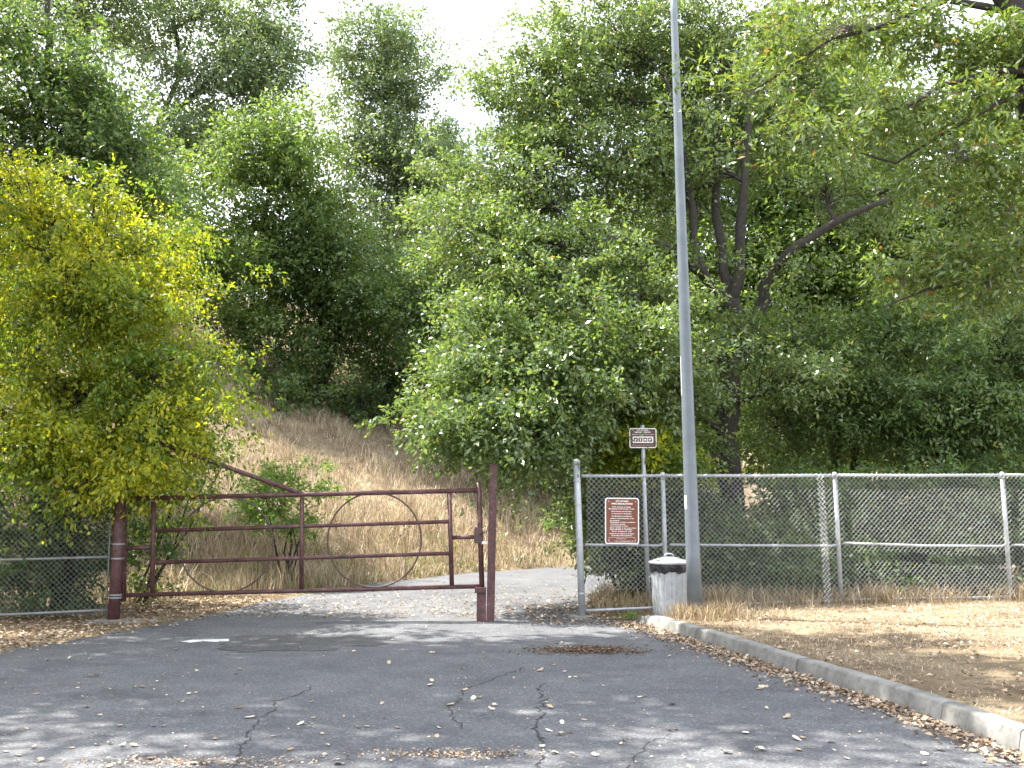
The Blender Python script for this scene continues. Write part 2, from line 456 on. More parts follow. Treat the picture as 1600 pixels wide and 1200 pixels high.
def blob_poly(pts, step=0.12, jit=0.02):
    pts = [G(*p) for p in pts]
    return smooth_line([(p.x, p.y) for p in pts] + [(pts[0].x, pts[0].y)], step, jit)[:-1]
patch = flat_poly('asphalt_patch', blob_poly([(338, 1014), (352, 1003), (366, 994), (460, 992), (560, 993), (618, 996), (600, 1001), (604, 1008), (540, 1011), (525, 1016), (430, 1017), (380, 1019)], .1, .035), 0.004, M['asphalt_patch'], road)
paint = flat_poly('paint_mark', blob_poly([(282, 1003.5), (300, 1000.5), (330, 999.6), (358, 999), (358, 1002.5), (338, 1003.6), (318, 1002.6), (298, 1005)], 0.06, 0.006), 0.006, M['sticker'], road)

def crack(pts, w=0.012, jag=0.035):
    p = [G(*q) for q in pts]
    line = smooth_line([(q.x, q.y) for q in p], 0.05)
    line[1:-1] += rng.normal(0, jag * 0.5, line[1:-1].shape)
    n = len(line); V = []; F = []
    for i in range(n):
        t = line[min(i+1, n-1)] - line[max(i-1, 0)]; t = t / (np.linalg.norm(t) + 1e-9)
        nrm = np.array([-t[1], t[0]])
        ww = 0.8 * w * (0.25 + 0.9 * rng.random()) * (0.3 if i in (0, n-1) else 1)
        V += [(*(line[i] + nrm * ww), 0.004), (*(line[i] - nrm * ww), 0.004)]
        if i: F.append((2*i-2, 2*i-1, 2*i+1, 2*i))
    me = bpy.data.meshes.new('crack'); me.from_pydata(V, [], F); me.materials.append(M['crack'])
    return link('crack', me, road)
crack([(820, 1042), (780, 1058), (730, 1075), (712, 1094), (700, 1108), (716, 1128), (722, 1140)], 0.008)
crack([(852, 1068), (840, 1078), (852, 1096), (838, 1108), (850, 1118), (836, 1132), (842, 1150), (850, 1170), (842, 1185), (844, 1210)], 0.011)
crack([(836, 1132), (824, 1136), (818, 1142)], 0.006)
crack([(492, 1072), (470, 1086), (446, 1090), (428, 1098), (432, 1110), (408, 1122), (395, 1140), (378, 1165), (368, 1190), (350, 1215)], 0.010)
crack([(1060, 1140), (1040, 1150), (1010, 1160), (1000, 1180), (975, 1205)], 0.006)
crack([(0, 1078), (60, 1072), (110, 1070)], 0.006)

# ------------------------------------------------------------------ kerb in cast sections
kerb = thing('kerb', None, None, (0, 0, 0)); tag(kerb, 'low concrete kerb curving along the right side of the asphalt', None, None, 'structure')
kl = smooth_line(KERB, 0.2)
def kerb_at(y):
    x = float(kerb_x(np.array(y))); d = np.array([float(kerb_x(np.array(y - 0.3))) - float(kerb_x(np.array(y + 0.3))), -0.6])
    d /= np.linalg.norm(d); return np.array([x, y]), np.array([-d[1], d[0]])
kcuts = [13.35, 11.6, 9.35, 7.30, 6.42, 4.6, 2.8, 1.0, -1.0]
prof = [(-0.005, -0.05), (0.0, 0.0), (0.022, 0.118), (0.030, 0.131), (0.046, 0.137), (0.135, 0.137), (0.15, 0.132), (0.155, 0.05)]
for a, b in zip(kcuts[:-1], kcuts[1:]):
    n = max(2, int((a - b) / 0.25)); V = []; F = []
    dz = rng.normal(0, 0.003); dx = rng.normal(0, 0.003)
    for i in range(n + 1):
        y = a - 0.004 - (a - b - 0.008) * i / n
        p, nr = kerb_at(y)
        w = rng.normal(0, 0.002)
        drop = 0.06 * max(0, (y - 12.9) / 0.45)
        for (u, z) in prof:
            q = p + nr * (u - 0.03 + dx)
            V.append((q[0], q[1], z + dz + w - (drop if z > 0.02 else 0)))
    k = len(prof)
    for i in range(n):
        for j in range(k - 1): F.append((i*k+j, i*k+j+1, (i+1)*k+j+1, (i+1)*k+j))
    F.append(tuple(range(k))); F.append(tuple(n*k+j for j in range(k))[::-1])
    me = bpy.data.meshes.new('kerb_section'); me.from_pydata(V, [], F); me.materials.append(M['concrete'])
    bm = bmesh.new(); bm.from_mesh(me); bmesh.ops.recalc_face_normals(bm, faces=bm.faces); bm.to_mesh(me); bm.free()
    me.polygons.foreach_set('use_smooth', np.array([len(p_.vertices) == 4 for p_ in me.polygons], dtype=bool))
    link('kerb_section', me, kerb)

# ------------------------------------------------------------------ trees
def unit(a): return a / (np.linalg.norm(a, axis=-1, keepdims=True) + 1e-9)

def leaf_quads(pos, axis, nrm, L, W, fold=0.15):
    side = unit(np.cross(nrm, axis)); n2 = np.cross(axis, side)
    L = L[:, None]; W = W[:, None]
    v0 = pos; v2 = pos + axis * L
    mid = pos + axis * L * 0.48 + n2 * W * fold
    v1 = mid + side * W * 0.5; v3 = mid - side * W * 0.5
    V = np.stack([v0, v1, v2, v3], 1).reshape(-1, 3)
    F = np.arange(len(pos) * 4).reshape(-1, 4)
    return V, F

def crown_leaves(blobs, leaf, wid, clump_r, droop=0.15, flat=0.55, shell=3.0, upn=0.65, sup=7, spread=0.95, ntw=6):
    """blobs: (center(3), radii(3), n_clumps, leaves_per_clump). returns V,F, clump centres by blob"""
    PV = []; AX = []; NR = []; cl = []
    for c, r, nc, nl in blobs:
        c = np.array(c); r = np.array(r)
        ns = max(3, int(nc / sup))
        ds = unit(rng.normal(size=(ns, 3)))
        rad = rng.random(ns) ** (1 / shell)
        lump = 1 + 0.16 * np.sin(ds[:, 0] * 5 + c[0]) * np.cos(ds[:, 2] * 6 + c[2]) + 0.10 * rng.normal(size=ns)
        sc_ = c + ds * r * (rad * lump)[:, None]
        pick = rng.integers(0, ns, nc)
        loose = rng.random(nc) < 0.16
        d = ds[pick]
        cc = sc_[pick] + rng.normal(size=(nc, 3)) * np.array([1, 1, .42]) * clump_r * spread
        d2 = unit(rng.normal(size=(nc, 3))); c2 = c + d2 * r * (rng.random(nc) ** (1 / shell))[:, None]
        cc[loose] = c2[loose]; d = np.where(loose[:, None], d2, d)
        cl.append(cc)
        k = np.maximum(3, (nl * rng.uniform(0.4, 1.6, nc)).astype(int))
        ids = np.repeat(np.arange(nc), k); n = len(ids)
        cr = clump_r * rng.uniform(0.6, 1.35, nc)
        out = d[ids]
        tw = rng.integers(0, ntw, n)
        td = unit(rng.normal(size=(nc, ntw, 3)) * np.array([1, 1, flat]) + d[:, None, :] * 0.55 + np.array([0, 0, 0.12]))[ids, tw]
        tl = (rng.uniform(.7, 1.5, (nc, ntw)))[ids, tw] * rng.random(n) ** 0.75
        off = td * tl[:, None] + rng.normal(size=(n, 3)) * 0.13
        off[:, 2] -= droop * tl ** 2
        p = cc[ids] + off * cr[ids][:, None]
        ax = unit(td * 0.75 + rng.normal(size=(n, 3)) * 0.6 + np.array([0, 0, -droop * 2]))
        nr = unit(rng.normal(size=(n, 3)) * 0.5 + np.array([0, 0, upn]) + out * 0.45)
        PV.append(p); AX.append(ax); NR.append(nr)
    p = np.concatenate(PV); ax = np.concatenate(AX); nr = np.concatenate(NR)
    n = len(p)
    L = leaf * rng.uniform(0.5, 1.4, n); W = wid * rng.uniform(0.6, 1.3, n)
    V, F = leaf_quads(p, ax, nr, L, W)
    return V, F, cl

def curve_pts(a, b, n=5, sag=0.0, wig=0.05):
    a = Vector(a); b = Vector(b); L = (b - a).length; out = []
    for i in range(n + 1):
        t = i / n
        p = a.lerp(b, t)
        w = math.sin(math.pi * t)
        p = p + Vector((random.gauss(0, wig), random.gauss(0, wig), random.gauss(0, wig))) * L * (1 if 0 < i < n else 0)
        p.z += sag * L * w
        out.append(p)
    return out

def B(px, py, Y, rpx, rpy, ry, nc, nl):
    """crown mass given by where it stands: photo position at depth Y, radii in photo px, depth radius in m"""
    p = P(px, py, Y)
    return ((p.x, p.y, p.z), (rpx * Y / FPX, ry, rpy * Y / FPX), nc, nl)

LEAFCOUNT = [0]
def tree(name, label, cat, base, stems, blobs, leafm, barkm, leaf=0.06, wid=0.032, clump=0.32, twigs=0.35, limb_r=0.05, group=None, twigm=None, **kw):
    """stems: list of ([(x,y,z)...], r0, r1)"""
    root = thing(name, label, cat, base, group)
    bx = Vector(base)
    V, F, cl = crown_leaves(blobs, leaf, wid, clump, **kw)
    LEAFCOUNT[0] += len(F)
    link('crown', mesh_np('crown', V - np.array(base), F, leafm), root)
    tm = MB(); spts = []
    for pts, r0, r1 in stems:
        pts = [Vector(p) for p in pts]
        fine = []
        for a, b in zip(pts[:-1], pts[1:]):
            for i in range(3):
                q = a.lerp(b, i / 3)
                if i: q += Vector((random.gauss(0, 1), random.gauss(0, 1), 0)) * r0 * 0.22
                fine.append(q)
        fine.append(pts[-1]); m = len(fine)
        rr = [r0 + (r1 - r0) * i / (m - 1) for i in range(m)]
        rr = [r * random.uniform(0.92, 1.1) for r in rr]
        tm.tube([p - bx for p in fine], rr, 9)
        spts += list(zip(fine, rr))
    tm.build('trunk', barkm, root, smooth=True)
    bm_ = MB()
    for (c, r, nc, nl), cc in zip(blobs, cl):
        c = Vector(c)
        best = min(spts, key=lambda s: (s[0] - c).length + (1.5 if s[0].z > c.z + 0.3 else 0) + random.uniform(0, .4))
        L = (c - best[0]).length
        r0 = min(best[1] * 0.75, limb_r * (0.6 + 0.12 * L))
        lp = curve_pts(best[0], c, 6, 0.06, 0.03)
        bm_.tube([p - bx for p in lp], [r0 + (r0 * 0.4 - r0) * i / 6 for i in range(7)], 6)
        for q in cc[::max(1, int(1 / max(twigs, 1e-3)))]:
            q = Vector(q)
            s = random.choice(lp[2:])
            tp = curve_pts(s, q, 3, 0.03, 0.05)
            bm_.tube([p - bx for p in tp], [r0 * 0.34, r0 * 0.24, r0 * 0.15, r0 * 0.07], 3, cap=False)
    if bm_.v: bm_.build('branches', twigm or barkm, root, smooth=True)['kind'] = 'stuff'
    return root

def trunk_line(*q): return [tuple(P(*a)) for a in q]
def gbase(x, y): return (x, y, hz(x, y))

Q = 1.0
# --- large spreading oak behind the chain link fence
ox, oy = P(1140, 745, 18.0).x, 18.0
ob = gbase(ox, oy)
tree('oak_tree', 'large spreading green oak with forked dark trunk behind the chain link fence', 'tree', ob,
     [([ob, *trunk_line((1138, 720, 18), (1140, 600, 18), (1146, 500, 18), (1142, 470, 18))], 0.22, 0.17),
      (trunk_line((1142, 480, 18), (1100, 430, 18), (1084, 370, 18.1), (1070, 250, 18.2), (1040, 120, 18.2)), 0.11, 0.04),
      (trunk_line((1142, 480, 18), (1130, 420, 18.1), (1118, 330, 18.4), (1120, 200, 18.6), (1130, 60, 18.7)), 0.11, 0.04),
      (trunk_line((1142, 478, 18), (1156, 420, 17.9), (1160, 320, 17.8), (1168, 210, 17.7), (1190, 70, 17.6)), 0.12, 0.04),
      (trunk_line((1150, 560, 18), (1182, 490, 17.9), (1200, 430, 17.7), (1250, 380, 17.4), (1300, 350, 17.2), (1390, 310, 17)), 0.14, 0.04),
      (trunk_line((1100, 430, 18), (1040, 385, 17.4), (960, 370, 16.8), (880, 420, 16.3)), 0.10, 0.04),
      (trunk_line((1140, 560, 18), (1050, 560, 17.2), (930, 590, 16.2), (800, 640, 15.6)), 0.10, 0.03)],
     [B(955, 80, 19.1, 170, 95, 1.9, 351, 61), B(850, 150, 18.7, 100, 90, 1.7, 256, 61), B(1110, 60, 19.3, 150, 85, 1.9, 297, 55),
      B(1270, 90, 19.3, 140, 95, 1.8, 256, 53), B(790, 290, 18.3, 100, 85, 1.5, 230, 64), B(930, 260, 18.7, 130, 90, 1.7, 270, 61),
      B(780, 420, 17.1, 90, 80, 1.3, 202, 66), B(900, 420, 17.4, 120, 80, 1.4, 230, 64), B(840, 480, 16.2, 95, 50, 1.0, 110, 60), B(980, 470, 16.6, 90, 45, 1.0, 80, 58), B(740, 360, 17.2, 50, 55, 1.0, 60, 58), B(770, 540, 15.5, 75, 75, 1.1, 176, 68),
      B(735, 640, 14.75, 75, 45, 0.9, 122, 68), B(860, 590, 15.3, 110, 75, 1.1, 230, 68), B(970, 555, 15.55, 105, 55, 1.0, 189, 68),
      B(790, 690, 14.55, 85, 48, 0.9, 148, 68), B(870, 670, 15.3, 80, 50, 0.9, 162, 66), B(1000, 640, 16.55, 90, 60, 0.9, 135, 64),
      B(1060, 190, 19.5, 120, 90, 1.4, 162, 55), B(1190, 210, 19.4, 120, 70, 1.4, 135, 55), B(1340, 210, 19.1, 110, 75, 1.4, 148, 53),
      B(1050, 330, 19.7, 100, 60, 1.0, 68, 55), B(1370, 310, 18.7, 90, 45, 1.0, 68, 51), B(1290, 300, 17.6, 70, 45, 0.8, 44, 46), B(1240, 420, 17.2, 40, 30, 0.5, 18, 40), B(1110, 260, 18.0, 60, 60, 0.8, 44, 48), B(1010, 430, 17.9, 80, 60, 1.0, 94, 57), B(1055, 570, 16.9, 70, 60, 0.9, 81, 60), B(1165, 525, 16.9, 55, 26, 0.6, 36, 50), B(1045, 640, 17, 40, 60, 0.7, 55, 55), B(1245, 600, 17.2, 50, 60, 0.7, 60, 55), B(1000, 730, 16.65, 90, 40, .7, 80, 55), B(900, 740, 16.85, 60, 40, .6, 50, 55)],
     M['oak'], M['bark'], leaf=0.085, wid=0.046, clump=0.36, limb_r=0.07)

# --- understory and woods on the right behind the fence
def shrub(name, label, base, blobs, leafm, leaf, wid, clump, cat='shrub', group=None, nstem=4, **kw):
    b = Vector(base); st = []
    for i in range(nstem):
        c = Vector(random.choice(blobs)[0])
        mid = b.lerp(c, 0.5) + Vector((random.uniform(-.15, .15), random.uniform(-.15, .15), 0))
        off = Vector((random.uniform(-.12, .12), random.uniform(-.12, .12), 0))
        st.append(([b + off, mid, c], 0.022, 0.008))
    return tree(name, label, cat, base, st, blobs, leafm, M['bark'], leaf=leaf, wid=wid, clump=clump, limb_r=0.02, group=group, **kw)

b1 = gbase(P(1310, 740, 19.5).x, 19.5)
tree('bay_tree', 'dark green bushy tree filling the space right of the oak trunk', 'tree', b1,
     [([b1, *trunk_line((1305, 660, 19.5), (1300, 560, 19.5))], 0.12, 0.05), ([b1, *trunk_line((1340, 640, 19.4), (1370, 570, 19.3))], 0.09, 0.04)],
     [B(1290, 590, 19.3, 110, 75, 1.2, 175, 55), B(1380, 530, 19.5, 110, 70, 1.2, 162, 55), B(1230, 540, 19.6, 70, 50, 1.0, 88, 50),
      B(1330, 680, 19.0, 120, 60, 1.0, 162, 55), B(1220, 660, 19.2, 60, 70, 0.9, 100, 50)],
     M['bay'], M['bark'], leaf=0.10, wid=0.046, clump=0.38)
b2 = gbase(P(1500, 740, 18.6).x, 18.6)
tree('bay_tree', 'dense dark tree at the right edge behind the fence', 'tree', b2,
     [([b2, *trunk_line((1500, 640, 18.6), (1510, 540, 18.6))], 0.13, 0.05), ([b2, *trunk_line((1460, 650, 18.5), (1430, 590, 18.5))], 0.08, 0.04)],
     [B(1470, 610, 18.4, 110, 75, 1.2, 175, 55), B(1570, 560, 18.6, 100, 90, 1.2, 175, 55), B(1560, 680, 18.2, 110, 65, 1.0, 162, 55),
      B(1450, 690, 18.2, 80, 55, 0.9, 100, 55), B(1660, 620, 18.6, 90, 120, 1.2, 150, 50)],
     M['bay'], M['bark'], leaf=0.10, wid=0.046, clump=0.38)
b3 = gbase(P(1480, 700, 25).x, 25)
tree('bay_tree', 'tall green tree rising behind the dark trees on the right', 'tree', b3,
     [([b3, *trunk_line((1480, 500, 25), (1490, 300, 25), (1500, 100, 25))], 0.25, 0.08)],
     [B(1470, 440, 25, 120, 80, 1.8, 138, 55), B(1560, 330, 25, 110, 110, 2, 150, 55), B(1500, 200, 25, 75, 90, 1.8, 100, 55), B(1580, 120, 25, 80, 120, 2, 125, 55),
      B(1400, 400, 25.5, 90, 70, 1.5, 88, 55), B(1640, 420, 25, 100, 160, 2, 150, 50)],
     M['light'], M['bark'], leaf=0.15, wid=0.07, clump=0.5)
def hedge_tree(px, py, Y, wpx, hpx, label, mat, n=4, cat='tree', leaf=0.18):
    b = gbase(P(px, 800, Y).x, Y)
    bl = []
    top = py - hpx
    for i in range(n):
        x = px + random.uniform(-0.45, 0.45) * wpx; y = py - hpx * (0.15 + 0.75 * i / max(1, n - 1))
        bl.append(B(x, y, Y + random.uniform(-.8, .8), wpx * random.uniform(.4, .6), hpx * random.uniform(.22, .32), wpx * Y / FPX * 0.4, 130, 50))
    tree('background_tree', label, cat, b, [([b, tuple(P(px, py - hpx * .4, Y)), tuple(P(px + 10, py - hpx * .85, Y))], 0.2, 0.06)], bl, mat, M['bark'],
         leaf=leaf, wid=leaf * .5, clump=0.6, group='trees deep in the woods behind the fence')
hedge_tree(1080, 760, 27, 170, 560, 'tree deep in the woods seen left of the oak trunk', M['light'], 7)
hedge_tree(1240, 760, 27, 190, 640, 'tree deep in the woods seen right of the oak trunk', M['light'], 9)
hedge_tree(1390, 760, 30, 210, 620, 'tree deep in the woods above the middle fence post', M['bay'], 8)
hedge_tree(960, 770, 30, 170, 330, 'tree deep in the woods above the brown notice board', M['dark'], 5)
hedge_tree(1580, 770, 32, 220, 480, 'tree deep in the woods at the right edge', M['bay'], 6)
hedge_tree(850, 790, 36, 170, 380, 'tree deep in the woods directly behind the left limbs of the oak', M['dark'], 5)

# low shrubs just behind the chain link fence
G_SHRUB = 'low shrubs along the back of the chain link fence'
for k, (px, py, Y, rx, ry, lab, mt) in enumerate([
        (960, 800, 17.6, 70, 55, 'leafy shrub behind the brown regulations sign', 'oak'),
        (1070, 815, 17.4, 60, 50, 'leafy shrub directly behind the lamp pole', 'bay'),
        (1180, 860, 16.4, 75, 50, 'low green shrub behind the fence just right of the lamp pole', 'oak'),
        (1270, 800, 16.8, 80, 75, 'leafy shrub behind the fence left of the middle post', 'bay'),
        (1390, 800, 17.0, 85, 80, 'dark shrub behind the fence right of the middle post', 'bay'),
        (1510, 810, 16.8, 80, 80, 'dark shrub behind the fence left of the right hand post', 'dark'),
        (1620, 800, 16.8, 70, 90, 'dark shrub behind the fence at the right edge', 'bay'),
        (1000, 705, 16.0, 42, 34, 'yellowing shrub behind the small pictogram sign', 'yellow'),
        (1010, 870, 16.6, 70, 35, 'low green shrub behind the trash can', 'weed'),
        (1340, 890, 16.4, 60, 40, 'low weedy shrub behind the fence foot right of the middle post', 'bay'),
        (1460, 890, 16.2, 60, 40, 'low weedy shrub behind the fence foot between the middle and right posts', 'dark'),
        (1240, 890, 16.2, 50, 34, 'low weedy shrub behind the bright strip of fence', 'bay')]):
    gx = P(px, py, Y).x
    shrub('shrub', lab, gbase(gx, Y), [B(px - rx * .35, py, Y, rx * .7, ry * .95, .7, 85, 46), B(px + rx * .4, py + ry * .15, Y + .2, rx * .7, ry * .95, .7, 85, 46), B(px, py - ry * .3, Y, rx * .7, ry * .6, .7, 60, 46), B(px, py + ry * .75, Y, rx * .95, ry * .35, .6, 60, 44)],
          M[mt], 0.09, 0.045, 0.27, group=G_SHRUB)

# --- left: yellowing tree, dark shrub, saplings
yb = gbase(-6.3, 14.6)
tree('yellowing_tree', 'bushy tree with yellowing leaves hanging over the left fence and gate hinge', 'tree', yb,
     [([yb, (-6.25, 14.5, 1.6), (-6.1, 14.4, 2.8), (-6.0, 14.3, 4.2)], 0.11, 0.05), ([yb, (-6.0, 14.3, 1.5), (-5.4, 14.1, 2.6), (-5.0, 14.0, 3.4)], 0.08, 0.03),
      ([yb, (-6.8, 14.5, 1.8), (-7.4, 14.4, 3.2)], 0.08, 0.03)],
     [B(70, 262, 14.5, 22, 26, .4, 12, 40), B(45, 285, 14.5, 30, 30, .4, 16, 40), B(150, 300, 14.5, 30, 30, .4, 14, 40), B(300, 560, 14.0, 26, 24, .4, 12, 36), B(305, 680, 13.7, 18, 30, .3, 10, 36), B(120, 470, 14.2, 120, 110, 1.3, 188, 60), B(60, 335, 14.5, 100, 70, 1.1, 138, 60), B(205, 480, 14.1, 80, 85, 1.0, 138, 60), B(170, 370, 14.4, 85, 75, 1.0, 112, 60),
      B(225, 590, 13.9, 65, 65, 0.8, 112, 60), B(235, 690, 13.6, 65, 55, 0.7, 100, 58), B(110, 610, 14.0, 110, 85, 1.1, 162, 60), B(60, 700, 13.9, 110, 60, 0.9, 138, 58),
      B(160, 720, 13.7, 75, 45, 0.7, 88, 58), B(160, 745, 13.2, 55, 28, 0.4, 36, 50), B(262, 640, 13.5, 45, 45, .6, 40, 50), B(-80, 460, 14.4, 110, 150, 1.2, 162, 55), B(-60, 640, 14.2, 110, 120, 1.2, 138, 55)],
     M['yellow'], M['bark'], leaf=0.075, wid=0.04, clump=0.34, droop=0.45, upn=0.35, shell=2.2, spread=1.3)
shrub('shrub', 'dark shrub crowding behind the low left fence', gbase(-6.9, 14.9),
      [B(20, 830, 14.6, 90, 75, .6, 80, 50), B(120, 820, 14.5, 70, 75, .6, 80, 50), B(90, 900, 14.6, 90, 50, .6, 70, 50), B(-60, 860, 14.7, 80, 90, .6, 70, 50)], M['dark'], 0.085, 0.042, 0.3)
shrub('shrub', 'dark leafy sapling behind the hinge end of the gate', gbase(-5.6, 15.6),
      [B(235, 800, 15.6, 55, 55, .5, 60, 40), B(300, 760, 15.6, 45, 40, .4, 26, 34), B(355, 715, 15.8, 40, 25, .35, 14, 26), B(290, 700, 15.8, 40, 40, .4, 24, 34), B(240, 880, 15.8, 45, 50, .5, 36, 40)],
      M['bay'], 0.07, 0.036, 0.22)
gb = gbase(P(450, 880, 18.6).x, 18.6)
shrub('shrub', 'green bush behind the middle of the gate, leaves coloured bright as if sunlit', gb,
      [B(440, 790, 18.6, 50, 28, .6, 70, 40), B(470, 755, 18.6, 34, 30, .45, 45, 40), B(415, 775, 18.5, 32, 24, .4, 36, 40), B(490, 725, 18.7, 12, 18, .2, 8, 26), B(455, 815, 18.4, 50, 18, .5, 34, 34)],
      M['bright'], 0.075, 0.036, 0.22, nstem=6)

# --- hillside and left background trees
def hill_tree(name, label, px, Y, stems, blobs, mat, leaf, clump, bark='bark', r0=0.15, **kw):
    b = gbase(P(px, 600, Y).x, Y)
    st = [([b] + [tuple(P(*q)) for q in s], r0, 0.05) for s in stems]
    return tree(name, label, 'tree', b, st, blobs, M[mat], M[bark], leaf=leaf, wid=leaf * .52, clump=clump, **kw)
hill_tree('hillside_tree', 'dark rounded tree with low skirts on the grassy bank above the gate', 500, 33,
          [[(505, 560, 33), (500, 470, 33), (490, 360, 33)], [(520, 560, 33), (540, 480, 33)]],
          [B(470, 360, 33, 95, 65, 2.4, 169, 58), B(530, 420, 33, 70, 60, 2, 130, 58), B(420, 440, 33, 55, 70, 1.8, 104, 58), B(490, 480, 32.6, 90, 50, 2, 143, 58),
           B(440, 560, 32, 55, 50, 1.5, 91, 58), B(475, 620, 31, 65, 32, 1.2, 91, 58), B(560, 520, 33, 50, 60, 1.6, 78, 58)], 'bay', 0.15, 0.6)
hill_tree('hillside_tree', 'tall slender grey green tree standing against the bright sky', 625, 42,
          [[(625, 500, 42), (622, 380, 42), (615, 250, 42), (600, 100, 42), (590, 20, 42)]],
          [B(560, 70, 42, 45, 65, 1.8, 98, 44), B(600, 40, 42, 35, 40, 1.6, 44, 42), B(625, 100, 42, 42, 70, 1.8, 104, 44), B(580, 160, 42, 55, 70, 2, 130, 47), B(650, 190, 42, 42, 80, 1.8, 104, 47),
           B(600, 260, 42, 75, 70, 2.4, 169, 52), B(650, 330, 42, 70, 70, 2.4, 143, 52), B(548, 250, 42, 28, 55, 1.5, 50, 45), B(660, 270, 42, 30, 55, 1.5, 50, 45), B(570, 370, 42, 65, 60, 2.2, 130, 52)], 'euc_glare', 0.18, 0.75, 'bark_grey')
hill_tree('hillside_tree', 'small green tree between the dark hillside tree and the oak', 680, 31,
          [[(680, 560, 31), (675, 470, 31), (690, 420, 31)]],
          [B(690, 425, 31, 60, 36, 1.6, 91, 52), B(635, 455, 31, 50, 32, 1.5, 65, 52), B(655, 510, 31, 60, 45, 1.5, 78, 52), B(690, 590, 30, 50, 36, 1.4, 65, 52), B(725, 500, 31, 45, 60, 1.4, 78, 52)], 'bay', 0.14, 0.55)
hill_tree('hillside_tree', 'dark tree in the gap beneath the bright sky beside the oak', 690, 48,
          [[(690, 400, 48), (690, 250, 48)]],
          [B(680, 250, 48, 50, 50, 2, 91, 47), B(715, 320, 48, 60, 70, 2.2, 117, 52), B(700, 220, 48, 25, 40, 1.6, 31, 42), B(660, 400, 48, 80, 70, 2.2, 117, 52), B(740, 430, 48, 60, 80, 2, 104, 52)], 'dark', 0.2, 0.8)
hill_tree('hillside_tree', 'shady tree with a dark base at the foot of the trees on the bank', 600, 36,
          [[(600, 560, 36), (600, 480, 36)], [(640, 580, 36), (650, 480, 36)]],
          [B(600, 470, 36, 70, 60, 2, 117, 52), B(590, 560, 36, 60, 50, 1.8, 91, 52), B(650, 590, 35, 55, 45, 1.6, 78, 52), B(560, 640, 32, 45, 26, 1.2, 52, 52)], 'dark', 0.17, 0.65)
hill_tree('hillside_tree', 'light green tree behind the yellowing tree left of the sky gap', 400, 31.5,
          [[(392, 560, 31.5), (395, 450, 31.5), (420, 300, 31.5), (440, 200, 31.5)], [(380, 500, 31.5), (330, 380, 31.5)]],
          [B(450, 215, 31.5, 42, 60, 1.8, 117, 52), B(390, 240, 31.5, 80, 60, 1.8, 130, 52), B(450, 300, 31.5, 65, 45, 1.6, 104, 52), B(310, 330, 30.5, 85, 55, 1.6, 130, 55), B(330, 430, 30.0, 75, 55, 1.5, 130, 55),
           B(260, 420, 29.5, 80, 70, 1.5, 117, 55), B(480, 400, 32.5, 60, 60, 1.6, 80, 52), B(230, 330, 29.5, 60, 60, 1.4, 60, 50), B(400, 400, 31.5, 50, 60, 1.4, 65, 52), B(345, 500, 30.0, 50, 25, 1.0, 39, 46), B(400, 475, 31.0, 32, 40, 1.0, 31, 42)], 'light', 0.15, 0.62, r0=.09)
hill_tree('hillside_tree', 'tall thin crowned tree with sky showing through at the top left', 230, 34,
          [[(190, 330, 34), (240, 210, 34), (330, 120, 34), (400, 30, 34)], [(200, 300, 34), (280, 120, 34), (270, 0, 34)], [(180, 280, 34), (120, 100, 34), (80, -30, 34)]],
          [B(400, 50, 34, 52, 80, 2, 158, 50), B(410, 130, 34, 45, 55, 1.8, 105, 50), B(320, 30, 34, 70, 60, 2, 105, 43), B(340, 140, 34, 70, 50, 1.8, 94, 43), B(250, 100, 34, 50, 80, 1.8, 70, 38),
           B(160, 20, 34, 80, 50, 2, 105, 46), B(220, -20, 34, 80, 50, 2, 105, 46), B(60, 0, 34, 80, 60, 2, 123, 48), B(300, 220, 34, 90, 50, 2, 158, 55)], 'euc_glare', 0.16, 0.65)
def shade_blobs(seed, pts):
    return [((x, y, z), (r, r, r * .55), n, 46) for x, y, z, r, n in pts]
hill_tree('hillside_tree', 'dark tree looming above the yellowing tree at the upper left', 60, 21,
          [[(60, 500, 21), (60, 250, 21), (80, 60, 21), (70, -40, 21)]],
          [B(60, 150, 21, 95, 60, 1.4, 150, 54), B(150, 215, 21, 70, 50, 1.3, 110, 54), B(40, 240, 21, 100, 60, 1.4, 150, 54), B(130, 120, 21.5, 60, 50, 1.2, 70, 50), B(200, 290, 21.5, 60, 55, 1.2, 90, 52),
           B(20, 50, 21, 80, 60, 1.3, 90, 48), B(-80, 180, 21, 90, 130, 1.4, 140, 50), B(30, 420, 19.5, 110, 60, 1.2, 110, 54), B(120, 420, 20, 80, 60, 1.1, 80, 54), B(-20, 540, 18.5, 100, 90, 1.1, 110, 52), B(100, 330, 21, 120, 60, 1.3, 110, 52)],
          'bay', 0.12, 0.5)


